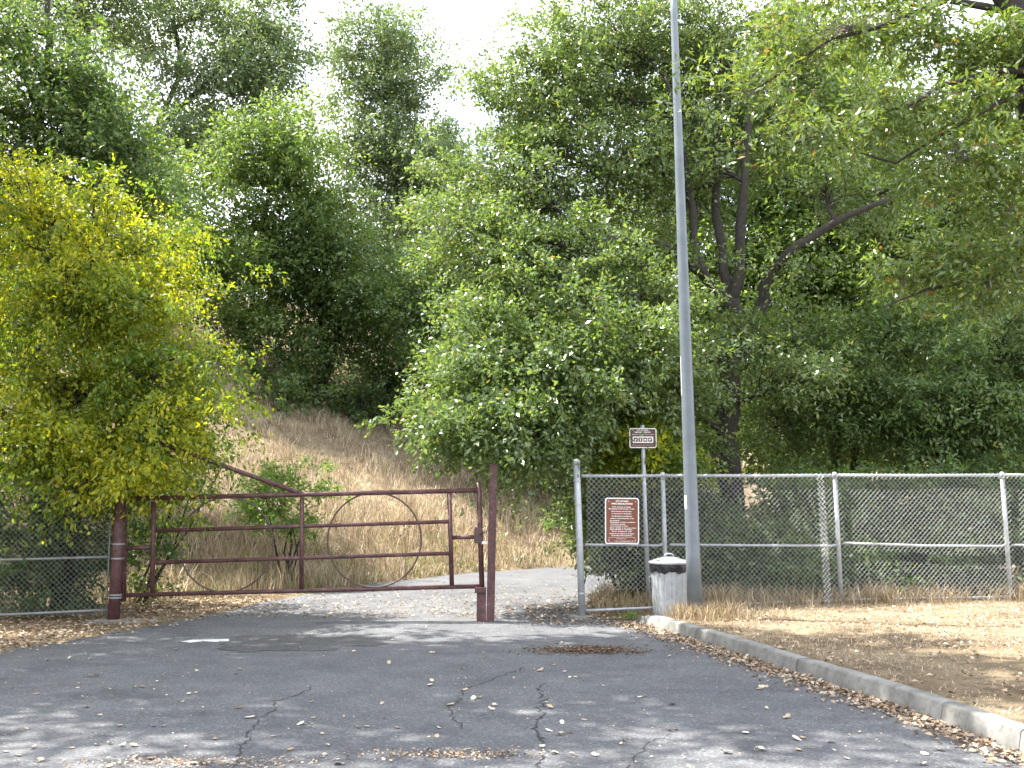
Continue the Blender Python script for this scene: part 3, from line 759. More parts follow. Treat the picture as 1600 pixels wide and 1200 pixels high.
# --- near oak on the right: its trunk stands outside the frame, boughs reach in
nb = gbase(5.6, 9.4)
def PP(*q): return [tuple(P(*a)) for a in q]
near = tree('near_oak_tree', 'near oak whose light boughs reach in across the upper right corner', 'tree', nb,
     [([nb, (5.5, 9.4, 2.0), (5.3, 9.3, 4.0), *PP((1600, 60, 9.2), (1560, -30, 9.1), (1500, -160, 9))], 0.26, 0.10),
      (PP((1640, 110, 9.2), (1560, 110, 9.0), (1480, 130, 8.9), (1420, 165, 8.8), (1360, 180, 8.8), (1240, 225, 8.8)), 0.035, 0.008),
      (PP((1650, 30, 9.2), (1480, 0, 9.2), (1380, 40, 9.2), (1300, 60, 9.2), (1180, 140, 9.2)), 0.04, 0.008),
      (PP((1660, 400, 9.3), (1600, 415, 9.2), (1520, 440, 9.1), (1450, 452, 9), (1380, 480, 9)), 0.03, 0.006),
      (PP((1650, 130, 9.2), (1560, 160, 9.0), (1480, 205, 9.0), (1400, 255, 9), (1330, 235, 9)), 0.03, 0.006)],
     [B(1330, 40, 9.2, 150, 45, .7, 105, 40), B(1180, 150, 9.2, 90, 30, .4, 33, 33), B(1480, 60, 9.2, 60, 40, .5, 30, 33), B(1240, 215, 8.9, 120, 26, .4, 36, 29), B(1400, 170, 8.9, 110, 35, .5, 51, 33),
      B(1560, 120, 9.2, 70, 100, .6, 90, 37), B(1500, 250, 9.0, 100, 45, .5, 66, 35), B(1500, 400, 9.1, 110, 30, .5, 75, 35), B(1570, 330, 9.2, 60, 50, .5, 51, 35), B(1420, 420, 9.0, 60, 22, .35, 27, 31),
      B(1560, 450, 9.0, 70, 22, .4, 30, 31), B(1420, -60, 9.4, 220, 50, 0.8, 50, 30), B(1700, 200, 9.6, 120, 220, 1.0, 240, 37)],
     M['near'], M['bark'], leaf=0.078, wid=0.03, clump=0.2, limb_r=0.018, upn=0.6, twigm=M['bark_grey'])

# --- unseen trees added left of the frame, crowns shaped to shade the asphalt
def side_tree(x, y, h, r, label, nc=5):
    b = gbase(x, y); bl = []
    for i in range(nc):
        a = random.uniform(0, 6.28); rr = r * random.uniform(0.2, 0.6)
        z = b[2] + h * (0.42 + 0.5 * i / (nc - 1))
        bl.append(((x + math.cos(a) * rr, y + math.sin(a) * rr, z), (r * .62, r * .62, h * .16), 90, 44))
    tree('unseen_shade_tree', label, 'tree', b, [([b, (x + .2, y, b[2] + h * .4), (x, y + .2, b[2] + h * .85)], 0.24, 0.06)], bl, M['bay'], M['bark'], leaf=0.17, wid=0.085, clump=0.6,
         group='unseen trees added to shade the asphalt')
sb = gbase(-9.8, 11.6)
tree('unseen_shade_tree', 'tall unseen tree added so that its high crown shades the asphalt', 'tree', sb,
     [([sb, (-9.6, 11.5, 4), (-8.9, 11.4, 8), (-7.4, 11.2, 10.6), (-6.2, 11.0, 13)], 0.26, 0.08), ([(-8.9, 11.4, 8.4), (-6.4, 10.8, 10.6), (-3.8, 10.4, 11.6)], 0.12, 0.05)],
     shade_blobs(1, [(-9.4, 12.8, 10.8, 1.9, 120), (-7.4, 12.0, 10.8, 1.9, 120), (-5.3, 12.4, 11.0, 1.7, 110), (-3.6, 11.4, 11.4, 1.6, 100), (-6.2, 10.3, 10.8, 1.8, 120), (-8.4, 10.2, 10.4, 1.9, 120), (-4.2, 9.9, 11.6, 1.4, 80), (-10.2, 11.0, 11.4, 1.9, 100), (-6.6, 12.2, 12.8, 1.8, 90), (-4.4, 11.2, 13.2, 1.6, 70)]),
     M['bay'], M['bark'], leaf=0.19, wid=0.1, clump=0.5, group='unseen trees added to shade the asphalt')
side_tree(-12.6, 10.8, 11, 2.8, 'unseen tree added for shade to the left, nearer the gate')
side_tree(-10.5, 8.8, 9.5, 2.8, 'unseen tree added for shade to the left, farther from the gate')
print('leaves', LEAFCOUNT[0])

# ------------------------------------------------------------------ red pipe gate
GY = 13.55
def rod(name, a, b, r, mat, parent, n=10, base=None):
    o = Vector(base) if base is not None else Vector((0, 0, 0))
    m = MB(); m.tube([Vector(a) - o, Vector(b) - o], r, n)
    return m.build(name, mat, parent, smooth=True)
gbase_ = P(195, 962, GY); gbase_.z = 0.0
gate = thing('pipe_gate', 'long red pipe swing gate with two rings, closed across the road', 'gate', gbase_)
def gp(px, py, dy=0.0): return P(px, py, GY + dy) - gbase_
def gt(name, a, b, r, mat='red', dy=0.0):
    m = MB(); m.tube([gp(*a, dy), gp(*b, dy)], r, 10)
    return m.build(name, M[mat], gate, smooth=True)
gt('top_rail', (190, 779.5), (752, 766), 0.031)
gt('bottom_rail', (193, 930), (752, 916), 0.028)
gt('middle_rail', (242, 829.5), (702, 815), 0.026)
gt('middle_rail', (242, 879), (703, 864.5), 0.026)
gt('short_rail', (198, 856.5), (236, 855), 0.028)
gt('short_rail', (707, 840), (747, 839), 0.026)
gt('hinge_stile', (196, 664), (192, 940), 0.042)
gt('upright', (240, 783), (238, 926), 0.033)
gt('upright', (472, 777), (471, 920), 0.030)
gt('upright', (702, 770), (706, 914), 0.030)
gt('latch_stile', (748, 754), (753, 918), 0.034)
gt('diagonal_brace', (196, 673), (474, 772.5), 0.030)
for cx, cy in ((353.5, 851), (585, 843.5)):
    c = gp(cx, cy, -0.012); r = 0.612; m = MB()
    m.tube([c + Vector((math.cos(a) * r, 0, math.sin(a) * r)) for a in np.linspace(0, 2 * math.pi, 56, endpoint=False)], 0.0115, 7, closed=True)
    m.build('ring', M['rust'], gate, smooth=True)
m = MB(); c = gp(747, 838, -0.045); m.box(c.x - .05, c.x + .05, c.y - .006, c.y + .006, c.z - .09, c.z + .12); m.build('latch_plate', M['rust'], gate, bevel=0.003)
m = MB(); c = gp(758, 848, -0.02); m.box(c.x - .05, c.x + .07, c.y - .012, c.y + .012, c.z - .018, c.z + .018); m.build('padlock_hasp', M['wire_bright'], gate, bevel=0.004)
for a in (770, 852, 936):
    m = MB(); c = gp(186, a); m.box(c.x - .06, c.x + .07, c.y - .02, c.y + .02, c.z - .03, c.z + .03); m.build('hinge', M['red'], gate, bevel=0.005)

# chain hung between the latch stile and the post
cpts = [P(750, 834, GY - .06).lerp(P(770, 814, GY - .10), t) + Vector((0, 0, -0.05 * math.sin(math.pi * t))) for t in np.linspace(0, 1, 9)]
chain = thing('chain', 'short dark chain looped between the gate latch and the tall red post', 'chain', cpts[0])
for i, (a, b) in enumerate(zip(cpts[:-1], cpts[1:])):
    d = (b - a).normalized(); c = (a + b) / 2 - cpts[0]; L = (b - a).length * 0.68
    s_ = d.cross(Vector((0, 1, 0))).normalized() if i % 2 else Vector((0, 1, 0))
    m = MB(); m.tube([c + d * L * math.cos(t) + s_ * 0.013 * math.sin(t) for t in np.linspace(0, 2 * math.pi, 12, endpoint=False)], 0.0045, 5, closed=True)
    m.build('link', M['rust'], chain, smooth=True)

# gate receiving post with its short stop
pb = P(766, 965, 13.5); pb.z = 0
post = thing('gate_post', 'tall square red post that the free end of the gate closes against', 'post', pb)
top = P(771, 727, 13.5) - pb
m = MB(); w = 0.051
m.add([(-w, -w, -.1), (w, -w, -.1), (w, w, -.1), (-w, w, -.1)] + [(top.x + a, b, top.z) for a, b in ((-w, -w), (w, -w), (w, w), (-w, w))],
      [(0, 3, 2, 1), (4, 5, 6, 7), (0, 1, 5, 4), (1, 2, 6, 5), (2, 3, 7, 6), (3, 0, 4, 7)])
m.build('shaft', M['red'], post, bevel=0.008)
m = MB(); m.box(top.x - w - .004, top.x + w + .004, -w - .004, w + .004, top.z + .001, top.z + .012); m.build('cap', M['red'], post, bevel=0.003)
m = MB(); m.box(-.175, -w - .004, -.055, .055, -.1, .36); m.build('stop_block', M['red'], post, bevel=0.006)
m = MB(); m.box(-.20, -w - .003, -.07, .07, .362, .43); m.build('stop_saddle', M['red'], post, bevel=0.006)

# hinge post with clamp bands, its concrete footing
hb = P(177, 965, 13.5); hb.z = hz(hb.x, hb.y)
hp = thing('hinge_post', 'thick dark red post carrying the gate hinges by the left fence', 'post', hb)
m = MB(); m.tube([(0, 0, -.1), (.02, 0, .8), (.03, 0, 1.75)], 0.076, 18); m.build('shaft', M['red'], hp, smooth=True)
m = MB(); m.lathe([(0.079, 1.75), (0.079, 1.765), (0.06, 1.79), (0.02, 1.80)], 18, (.03, 0, 0)); m.build('cap', M['red'], hp, smooth=True)
for z in (0.30, 0.335, 0.80, 0.985):
    m = MB(); m.lathe([(0.0775, z - .011), (0.083, z - .011), (0.083, z + .011), (0.0775, z + .011)], 18, (.015 + z * .008, 0, 0)); m.build('band', M['wire_dull'], hp, smooth=False)
fpoly = [(hb.x - .28, hb.y - .22), (hb.x + .05, hb.y - .33), (hb.x + .5, hb.y - .3), (hb.x + .62, hb.y - .1), (hb.x + .3, hb.y + .12), (hb.x - .2, hb.y + .1)]
def slab(name, poly, z0, z1, mat):
    bm = bmesh.new(); vs = [bm.verts.new((p[0], p[1], z1)) for p in poly]; f = bm.faces.new(vs)
    r = bmesh.ops.extrude_face_region(bm, geom=[f]); bmesh.ops.translate(bm, verts=[v for v in r['geom'] if isinstance(v, bmesh.types.BMVert)], vec=(0, 0, z0 - z1))
    bmesh.ops.recalc_face_normals(bm, faces=bm.faces)
    bmesh.ops.bevel(bm, geom=[e for e in bm.edges if all(abs(v.co.z - z1) < 1e-5 for v in e.verts)], offset=0.012, segments=2, affect='EDGES')
    me = bpy.data.meshes.new(name); bm.to_mesh(me); bm.free(); me.materials.append(mat)
    return link(name, me)
tag(slab('concrete_footing', smooth_line(fpoly + fpoly[:1], .12, .012)[:-1], -.05, hb.z + .025, M['concrete']), 'flat grey concrete footing at the foot of the hinge post', 'footing')

# ------------------------------------------------------------------ chain link fences
def chain_mesh(name, origin, du, L, z_lo, z_hi, parent, mat, pitch=0.0355, r=0.0022, u0=0.0, yoff=0.0):
    """zigzag woven wires in the vertical plane along unit vector du. z_lo(u), z_hi(u): lower and upper edge."""
    du = np.array(du, float); nrm = np.array([-du[1], du[0], 0.0]); up = np.array([0, 0, 1.0])
    A = []; Bp = []
    for i in range(int((L - u0) / pitch)):
        u = u0 + i * pitch; lo = z_lo(u); hi = z_hi(u) + 0.03
        k = max(2, int((hi - lo) / pitch)); kk = np.arange(k + 1)
        zs = hi - kk * pitch
        uu = u + ((kk + i) % 2) * pitch * 1.02
        off = np.where((kk + i) % 2 == 0, 0.003, -0.003) + yoff + 0.006 * math.sin(u * 3.1) * np.sin(zs * 2.2)
        pts = uu[:, None] * du + off[:, None] * nrm + zs[:, None] * up
        A.append(pts[:-1]); Bp.append(pts[1:])
    A = np.concatenate(A); Bp = np.concatenate(Bp); ax = unit(Bp - A)
    b = unit(np.cross(ax, nrm[None])); c = np.cross(ax, b)
    ring = np.stack([b, c, -b, -c], 1) * r
    V = np.concatenate([A[:, None] + ring, Bp[:, None] + ring], 1).reshape(-1, 3)
    q = np.arange(len(A))[:, None] * 8
    F = np.concatenate([q + np.array([[k, (k + 1) % 4, 4 + (k + 1) % 4, 4 + k]]) for k in range(4)])
    o = link(name, mesh_np(name, V, F, mat, False), parent); o['kind'] = 'stuff'
    return o

FA = Vector((G(910, 965, 0.0).x, G(910, 965, 0.0).y, 0)); FB = Vector((G(1577, 938, 0.125).x, G(1577, 938, 0.125).y, 0))
fd = (FB - FA); fL = fd.length; fd.normalize()
fence = thing('chain_link_fence', 'galvanised chain link fence running right from the tall end post', 'fence', FA)
def on_fence(px):
    """distance along the fence where the photo column px meets it"""
    lo, hi = -0.2, fL * 1.6
    for _ in range(40):
        mid = (lo + hi) / 2; p = FA + fd * mid
        if p.x / p.y < (px - 800) / FPX / math.cos(TH) * 0.985: lo = mid
        else: hi = mid
    return mid
def fpt(u, z, out=0.0):
    p = fd * u + Vector((fd.y, -fd.x, 0)) * out; return Vector((p.x, p.y, z))
TOPZ = [P(905, 743.5, FA.y).z, P(1571, 742.5, FB.y).z]
def top_z(u): return TOPZ[0] + (TOPZ[1] - TOPZ[0]) * u / fL
MIDZ = [P(905, 851, FA.y).z, P(1571, 852, FB.y).z]
def mid_z(u): return MIDZ[0] + (MIDZ[1] - MIDZ[0]) * u / fL
u_posts = [0.0, on_fence(1041), on_fence(1312), on_fence(1575), on_fence(1575) + 2.45, on_fence(1575) + 4.9]
# tall end post
m = MB(); m.tube([(0.0, 0, -.1), (-.03, 0, 1.0), (-.065, 0, 2.07)], 0.046, 18); m.build('end_post', M['galv'], fence, smooth=True)
m = MB(); m.lathe([(0.052, 2.03), (0.052, 2.085), (0.045, 2.10), (0.02, 2.108)], 18, (-.065, 0, 0)); m.build('post_cap', M['galv'], fence, smooth=True)
for z in (0.32, 0.95, 1.05, 1.5, 1.82):
    m = MB(); m.lathe([(0.0465, z - .011), (0.051, z - .011), (0.051, z + .011), (0.0465, z + .011)], 18, (-.0315 * z, 0, 0)); m.build('band', M['wire'], fence)
lean = [0, -.03, -.035, -.035, 0.01, 0]
for i, u in enumerate(u_posts[1:], 1):
    zg = hz(*(FA + fd * u).xy); tz = top_z(u)
    m = MB(); m.tube([fpt(u, zg - .1, -.035), fpt(u + lean[i] * .5, zg + .9, -.035), fpt(u + lean[i], tz + .03, -.035)], 0.031, 14); lp = m.build('line_post', M['galv'], fence, smooth=True)
    m = MB(); c = fpt(u + lean[i], tz, -.035); m.lathe([(0.034, -.05), (0.037, -.04), (0.037, .02), (0.025, .045), (0.012, .05)], 12, c); m.build('loop_cap', M['galv'], lp, smooth=True)
for i in range(len(u_posts) - 1):
    a, b = u_posts[i], u_posts[i + 1]
    dy = 0.0 if i != 2 else 0.025
    m = MB(); m.tube([fpt(a + .003, top_z(a), 0), fpt((a + b) / 2, top_z((a + b) / 2) - .006, 0), fpt(b - .003, top_z(b), 0)], 0.0215, 10); m.build('top_rail', M['galv'], fence, smooth=True)
    m = MB(); m.tube([fpt(a + .05, mid_z(a) + dy * (i == 2), -.02), fpt((a + b) / 2, mid_z((a + b) / 2) - .008, -.02), fpt(b - .12, mid_z(b) - .012, -.02), fpt(b - .04, mid_z(b) + .01, -.02)], 0.018, 10); m.build('middle_rail', M['galv'], fence, smooth=True)
    if i < 3:
        zb = lambda u: hz(*(FA + fd * u).xy) + 0.045
        m = MB(); m.tube([fpt(a + .04, max(zb(a), .09 if i == 0 else 0), -.01), fpt(b - .03, zb(b), -.01)], 0.019, 10); m.build('bottom_rail', M['galv'], fence, smooth=True)
def lo_right(u): return 0.34 - 0.02 * u if u < u_posts[1] * .93 else hz(*(FA + fd * u).xy) + 0.02
chain_mesh('chain_link_mesh', (0, 0, 0), (fd.x, fd.y, 0), u_posts[-1], lo_right, top_z, fence, M['wire'], u0=.06, yoff=-.03)
# doubled, thicker wires in a paler colour down one strip of the mesh
ul = on_fence(1276)
V = []; m = MB()
for du_ in (0, 0.055):
    zz = []
    z = top_z(ul) + 0.02; k = 0; zlo = hz(*(FA + fd * ul).xy) + 0.03
    while z > zlo:
        zz.append(fpt(ul + du_ + (k % 2) * .05 + (top_z(ul) - z) * 0.03, z, .042 + .004 * (k % 2))); z -= .0355; k += 1
    m.tube(zz, 0.0065, 5)
o = m.build('strip_wire', M['wire_bright'], fence); o['kind'] = 'stuff'
fa = FA.copy()
tag(slab('concrete_footing', [(fa.x + math.cos(a) * .2 * (1 + .1 * math.sin(3 * a)), fa.y - .02 + math.sin(a) * .17) for a in np.linspace(0, 6.28, 14, endpoint=False)], -.05, 0.028, M['concrete']),
    'round concrete footing at the foot of the tall fence end post', 'footing')

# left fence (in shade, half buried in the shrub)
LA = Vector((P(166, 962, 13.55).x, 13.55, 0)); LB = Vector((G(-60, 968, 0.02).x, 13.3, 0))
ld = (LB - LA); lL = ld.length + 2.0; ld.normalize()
lf = thing('chain_link_fence', 'dull grey chain link fence left of the gate, swallowed by dark shrubs', 'fence', LA)
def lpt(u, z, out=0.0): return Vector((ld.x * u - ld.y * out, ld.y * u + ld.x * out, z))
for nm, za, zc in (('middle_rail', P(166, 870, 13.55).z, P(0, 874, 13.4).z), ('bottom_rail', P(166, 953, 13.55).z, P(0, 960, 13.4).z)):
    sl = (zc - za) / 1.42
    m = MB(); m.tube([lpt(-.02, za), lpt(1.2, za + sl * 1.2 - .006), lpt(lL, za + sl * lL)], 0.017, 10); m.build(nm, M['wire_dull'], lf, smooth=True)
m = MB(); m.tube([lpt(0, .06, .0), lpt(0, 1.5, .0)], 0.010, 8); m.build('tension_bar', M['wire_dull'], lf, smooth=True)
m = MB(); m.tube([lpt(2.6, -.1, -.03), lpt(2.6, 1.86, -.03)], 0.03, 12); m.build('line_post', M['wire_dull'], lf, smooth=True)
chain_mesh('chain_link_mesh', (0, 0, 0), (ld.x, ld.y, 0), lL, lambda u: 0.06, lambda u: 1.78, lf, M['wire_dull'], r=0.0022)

# ------------------------------------------------------------------ lettering and signs
def text_mesh(body, size, mat, bold=0.0, align='CENTER', width=None):
    cu = bpy.data.curves.new('lettering', 'FONT'); cu.body = body; cu.size = size; cu.align_x = align; cu.align_y = 'CENTER'; cu.offset = bold; cu.resolution_u = 2
    o = bpy.data.objects.new('tmp', cu); col.objects.link(o)
    bpy.context.view_layer.update()
    me = bpy.data.meshes.new_from_object(o.evaluated_get(bpy.context.evaluated_depsgraph_get()))
    bpy.data.objects.remove(o); bpy.data.curves.remove(cu)
    v = np.empty(len(me.vertices) * 3, np.float32); me.vertices.foreach_get('co', v); v = v.reshape(-1, 3)
    if width and len(v):
        w = v[:, 0].max() - v[:, 0].min(); v[:, 0] *= width / w
        me.vertices.foreach_set('co', v.ravel())
    me.name = 'lettering'; me.materials.clear(); me.materials.append(mat)
    return me
def rrect(w, h, r, n=6):
    pts = []
    for cx, cz, a0 in ((w/2 - r, h/2 - r, 0), (-w/2 + r, h/2 - r, 90), (-w/2 + r, -h/2 + r, 180), (w/2 - r, -h/2 + r, 270)):
        for i in range(n + 1):
            a = math.radians(a0 + 90 * i / n); pts.append((cx + r * math.cos(a), cz + r * math.sin(a)))
    return pts
def plate(name, w, h, r, y0, y1, mat, parent, hole=None):
    """rounded plate in the XZ plane, from y0 (front) to y1 (back); hole=(w,h,r) makes it a frame"""
    m = MB(); p = rrect(w, h, r); n = len(p)
    if hole is None:
        m.add([(x, y0, z) for x, z in p] + [(x, y1, z) for x, z in p],
              [tuple(range(n)), tuple(range(2*n - 1, n - 1, -1))] + [(i, n + i, n + (i+1) % n, (i+1) % n) for i in range(n)])
    else:
        q = rrect(*hole)
        V = [(x, y0, z) for x, z in p] + [(x, y1, z) for x, z in p] + [(x, y0, z) for x, z in q] + [(x, y1, z) for x, z in q]
        F = []
        for i in range(n):
            j = (i + 1) % n
            F += [(i, n+i, n+j, j), (i, j, 2*n+j, 2*n+i), (2*n+i, 2*n+j, 3*n+j, 3*n+i), (n+i, 3*n+i, 3*n+j, n+j)]
        m.add(V, F)
    o = m.build(name, mat, parent)
    bm = bmesh.new(); bm.from_mesh(o.data); bmesh.ops.recalc_face_normals(bm, faces=bm.faces); bm.to_mesh(o.data); bm.free()
    return o
def letter(body, x, z, size, parent, width, bold=0.0, mat='white', y=-0.0062):
    o = link('lettering', text_mesh(body, size, M[mat], bold, 'CENTER', width), parent, (x, y, z)); o.rotation_euler = (math.pi / 2, 0, 0); return o

us_ = on_fence(970)
sp = FA + fpt(us_, 0, .055); sp.z = P(970, 814, sp.y).z
sg = thing('regulations_sign', 'upright brown park regulations sign with white border wired to the fence', 'sign', sp)
sg.rotation_euler = (0, RAD(0.6), math.atan2(fd.y, fd.x) * .6)
SW, SH = 0.468, 0.622
plate('panel', SW, SH, 0.035, -.002, .002, M['galv'], sg)
plate('face', SW - .022, SH - .022, 0.028, -.0045, -.0021, M['brown'], sg)
plate('border', SW, SH, 0.035, -.0052, -.0021, M['white'], sg, hole=(SW - .03, SH - .03, 0.026))
K = SH / 73.0
def row(body, py, w_px, x_px, size=0.021, bold=0.0006):
    letter(body, (x_px - 970) * K, (814 - py) * K, size, sg, w_px * K, bold)
row('CITY OF NAPA', 783, 21, 970, .026, .0012); row('PARK REGULATIONS', 787, 34, 970, .028, .0014)
row('Park closed at dusk', 792, 30, 969, .020); row('Municipal Code Section 12.36', 795, 41, 969, .020)
row('Park Hours are Sunrise', 799, 32, 969, .020); row('to Sunset in all parks', 802.5, 32, 969, .018)
row('Ordinances prohibited', 806.5, 33, 969.5, .018); row('unless authorized by City', 810, 38, 970, .020)
row('No alcohol', 813.5, 15, 958, .017); row('Possession of glass containers', 816, 41, 971, .018)
row('Overnight camping', 819, 25, 963.5, .017); row('Dogs off leash or fires', 822, 28, 965, .017)
row('Motor vehicles or any motor bikes', 825, 42, 971.5, .017); row('Park vehicles in roadways', 827.5, 36, 968.5, .018)
row('Park violations call', 830.5, 31, 969.5, .018); row('Violators are subject to penalties', 834, 40, 969.5, .018); row('by the Napa Police Department', 837, 33, 969.5, .018)
row('For information or to', 842, 16, 969, .014, .0003); row('report damage please call', 845.5, 30, 973, .014, .0003)
f = plate('notice_frame', 42 * K, 8 * K, 0.004, -.0062, -.0047, M['white'], sg, hole=(42 * K - .005, 8 * K - .005, 0.003)); f.location = (0, 0, (814 - 843.7) * K)
for sx in (-1, 1):
    for sz in (-1, 1):
        m = MB(); m.tube([(sx * .185, -.0046, sz * .262), (sx * .185, -.010, sz * .262)], 0.008, 8); m.build('bolt', M['galv'], sg)

pbx = P(1006, 700, 14.9)
ps = thing('picture_sign', 'small dark brown sign with four white pictograms on a steel post behind the fence', 'sign', (pbx.x + .03, 14.9, hz(pbx.x, 14.9)))
zc = P(1005, 684.5, 14.9).z - ps.location.z
m = MB(); m.tube([(0.02, 0.03, -.1), (-.02, 0.03, zc * .5), (-.045, 0.03, zc + .19)], 0.031, 12); m.build('post', M['galv'], ps, smooth=True)
K2 = 14.9 / FPX; PW, PH = 42.5 * K2, 31 * K2
pl = plate('sign_plate', PW, PH, .03, -.003, .001, M['galv'], ps); pl.location = (-.042, -.004, zc)
plate('face', PW - .012, PH - .012, .026, -.0056, -.0031, M['brown_dark'], pl)
plate('border', PW, PH, .03, -.0062, -.0031, M['white'], pl, hole=(PW - .026, PH - .026, .022))
letter('CITY OF NAPA', -.005, 12 * K2, .024, pl, 18 * K2, .0008, y=-.0068); letter('PARKS AND RECREATION', -.005, 9 * K2, .026, pl, 25 * K2, .001, y=-.0068)
letter('Please respect your park', 0, 5.6 * K2, .018, pl, 34 * K2, .0002, y=-.0068); letter('thank you for your cooperation', 0, -11 * K2, .014, pl, 33 * K2, 0, y=-.0068)
wp = plate('pictogram_panel', 32 * K2, 10 * K2, .008, -.0072, -.0058, M['white'], pl); wp.location = (0, 0, -2.6 * K2)
for i, x in enumerate((-11.2, -4.0, 3.6, 11.0)):
    t_ = plate('pictogram', 6.2 * K2, 6.4 * K2, .004, -.0085, -.0074, M['brown_dark'], pl); t_.location = (x * K2, 0, -2.6 * K2)
    m = MB(); y0, y1 = -.0096, -.0087; k = K2
    def pg(pts): m.add([(a * k, y0, b * k) for a, b in pts] + [(a * k, y1, b * k) for a, b in pts], [tuple(range(len(pts)))] + [(j, (j+1) % len(pts), len(pts) + (j+1) % len(pts), len(pts) + j) for j in range(len(pts))])
    if i == 0: pg([(-1.8, -1.8), (.3, -2.2), (.6, .2), (1.4, 1.0), (.4, 1.4), (-1.2, .6)])
    elif i == 1: pg([(-.6, -2.2), (.6, -2.2), (.9, .6), (.5, 2.0), (-.5, 2.0), (-.9, .6)])
    elif i == 2: pg([(-2.2, -1.2), (2.2, -1.2), (2.0, .2), (.6, 1.6), (-.8, .8), (-2.0, .6)])
    else: pg([(-2.2, .4), (-.6, -1.8), (.2, -1.4), (2.2, 1.8), (1.2, 2.0), (-.4, .4), (-1.4, 1.4)])
    m.build('symbol', M['white'], t_)

# ------------------------------------------------------------------ trash can
cy = 13.28; cxx = P(1046, 900, cy).x
cz = max(hz(cxx, cy), 0.03) - 0.005
can = thing('trash_can', 'galvanised trash can with lid and black bag beside the lamp pole', 'trash can', (cxx, cy, cz))
nseg = 96; V = []; F = []
prof = [(0.205, 0.0, 0), (0.208, 0.015, 0), (0.205, 0.03, 0), (0.207, 0.04, 1), (0.222, 0.3, 1), (0.236, 0.585, 1), (0.237, 0.60, 0), (0.242, 0.615, 0), (0.242, 0.635, 0)]
for r, z, w in prof:
    for k in range(nseg):
        a = 2 * math.pi * k / nseg; q = r + (0.0055 if (k // 2) % 2 else -0.002) * w
        V.append((q * math.cos(a), q * math.sin(a), z))
for i in range(len(prof) - 1):
    for k in range(nseg): F.append((i*nseg+k, i*nseg+(k+1) % nseg, (i+1)*nseg+(k+1) % nseg, (i+1)*nseg+k))
F.append(tuple(range(nseg))[::-1])
m = MB(); m.add(V, F); m.build('body', M['galv'], can)
V = []; F = []; nb_ = 72
bp = [(0.246, 0.555), (0.252, 0.575), (0.250, 0.61), (0.256, 0.635), (0.246, 0.662), (0.21, 0.668)]
for i, (r, z) in enumerate(bp):
    for k in range(nb_):
        a = 2 * math.pi * k / nb_
        V.append(((r + .005 * math.sin(13 * a + i) + .003 * math.sin(29 * a)) * math.cos(a), (r + .005 * math.sin(13 * a + i) + .003 * math.sin(29 * a)) * math.sin(a), z + (.014 * math.sin(7 * a) + .008 * math.sin(17 * a) if i == 0 else 0)))
for i in range(len(bp) - 1):
    for k in range(nb_): F.append((i*nb_+k, i*nb_+(k+1) % nb_, (i+1)*nb_+(k+1) % nb_, (i+1)*nb_+k))
m = MB(); m.add(V, F); m.build('bag', M['black'], can, smooth=True)
m = MB(); m.lathe([(0.256, 0.655), (0.262, 0.656), (0.262, 0.682), (0.255, 0.688), (0.21, 0.698), (0.205, 0.706), (0.14, 0.722), (0.135, 0.730), (0.06, 0.742), (0.01, 0.744)], 40)
lid = m.build('lid', M['galv'], can, smooth=True)
m = MB(); m.tube([(-.06, 0, .738), (-.055, 0, .765), (-.03, 0, .782), (.03, 0, .782), (.055, 0, .765), (.06, 0, .738)], .009, 8); m.build('handle', M['galv'], lid, smooth=True)
m = MB(); m.tube([(-.243, -.02, .50), (-.262, -.02, .49), (-.262, -.02, .44), (-.24, -.02, .43)], .007, 6); m.build('side_handle', M['galv'], can, smooth=True)

# ------------------------------------------------------------------ lamp pole
py_ = 12.85; pxx = P(1086, 950, py_).x; pz = hz(pxx, py_)
pole = thing('lamp_pole', 'tall tapered grey steel pole rising out of the picture beside the trash can', 'pole', (pxx, py_, pz))
m = MB(); m.lathe([(0.094 - 0.0062 * z, z) for z in np.linspace(.015, 8.6, 12)], 32); sh = m.build('shaft', M['pole'], pole, smooth=True); sh.rotation_euler = (0, RAD(-0.85), 0)
m = MB(); m.lathe([(0.16, -.05), (0.16, .012), (0.155, .018), (0.10, .018)], 28); m.build('base_flange', M['galv'], pole, smooth=False)
for a in (45, 135, 225, 315):
    m = MB(); c = (.127 * math.cos(RAD(a)), .127 * math.sin(RAD(a)), .019); m.lathe([(.018, 0), (.018, .022), (.010, .024), (.010, .05), (.004, .053)], 6, c); m.build('anchor_bolt', M['wire'], pole)
def pole_patch(name, a0, a1, z0, z1, mat, d=.0015):
    V = []; F = []
    for i in range(6):
        a = RAD(a0 + (a1 - a0) * i / 5)
        for z in (z0, z1): r = 0.094 - .0062 * z + d; V.append((r * math.cos(a), r * math.sin(a), z))
        if i: F.append((2*i-2, 2*i, 2*i+1, 2*i-1))
    m = MB(); m.add(V, F); m.build(name, mat, sh)
pole_patch('sticker', 190, 222, 1.33, 1.50, M['sticker'])
pole_patch('sticker', 185, 200, 2.75, 3.25, M['sticker'])

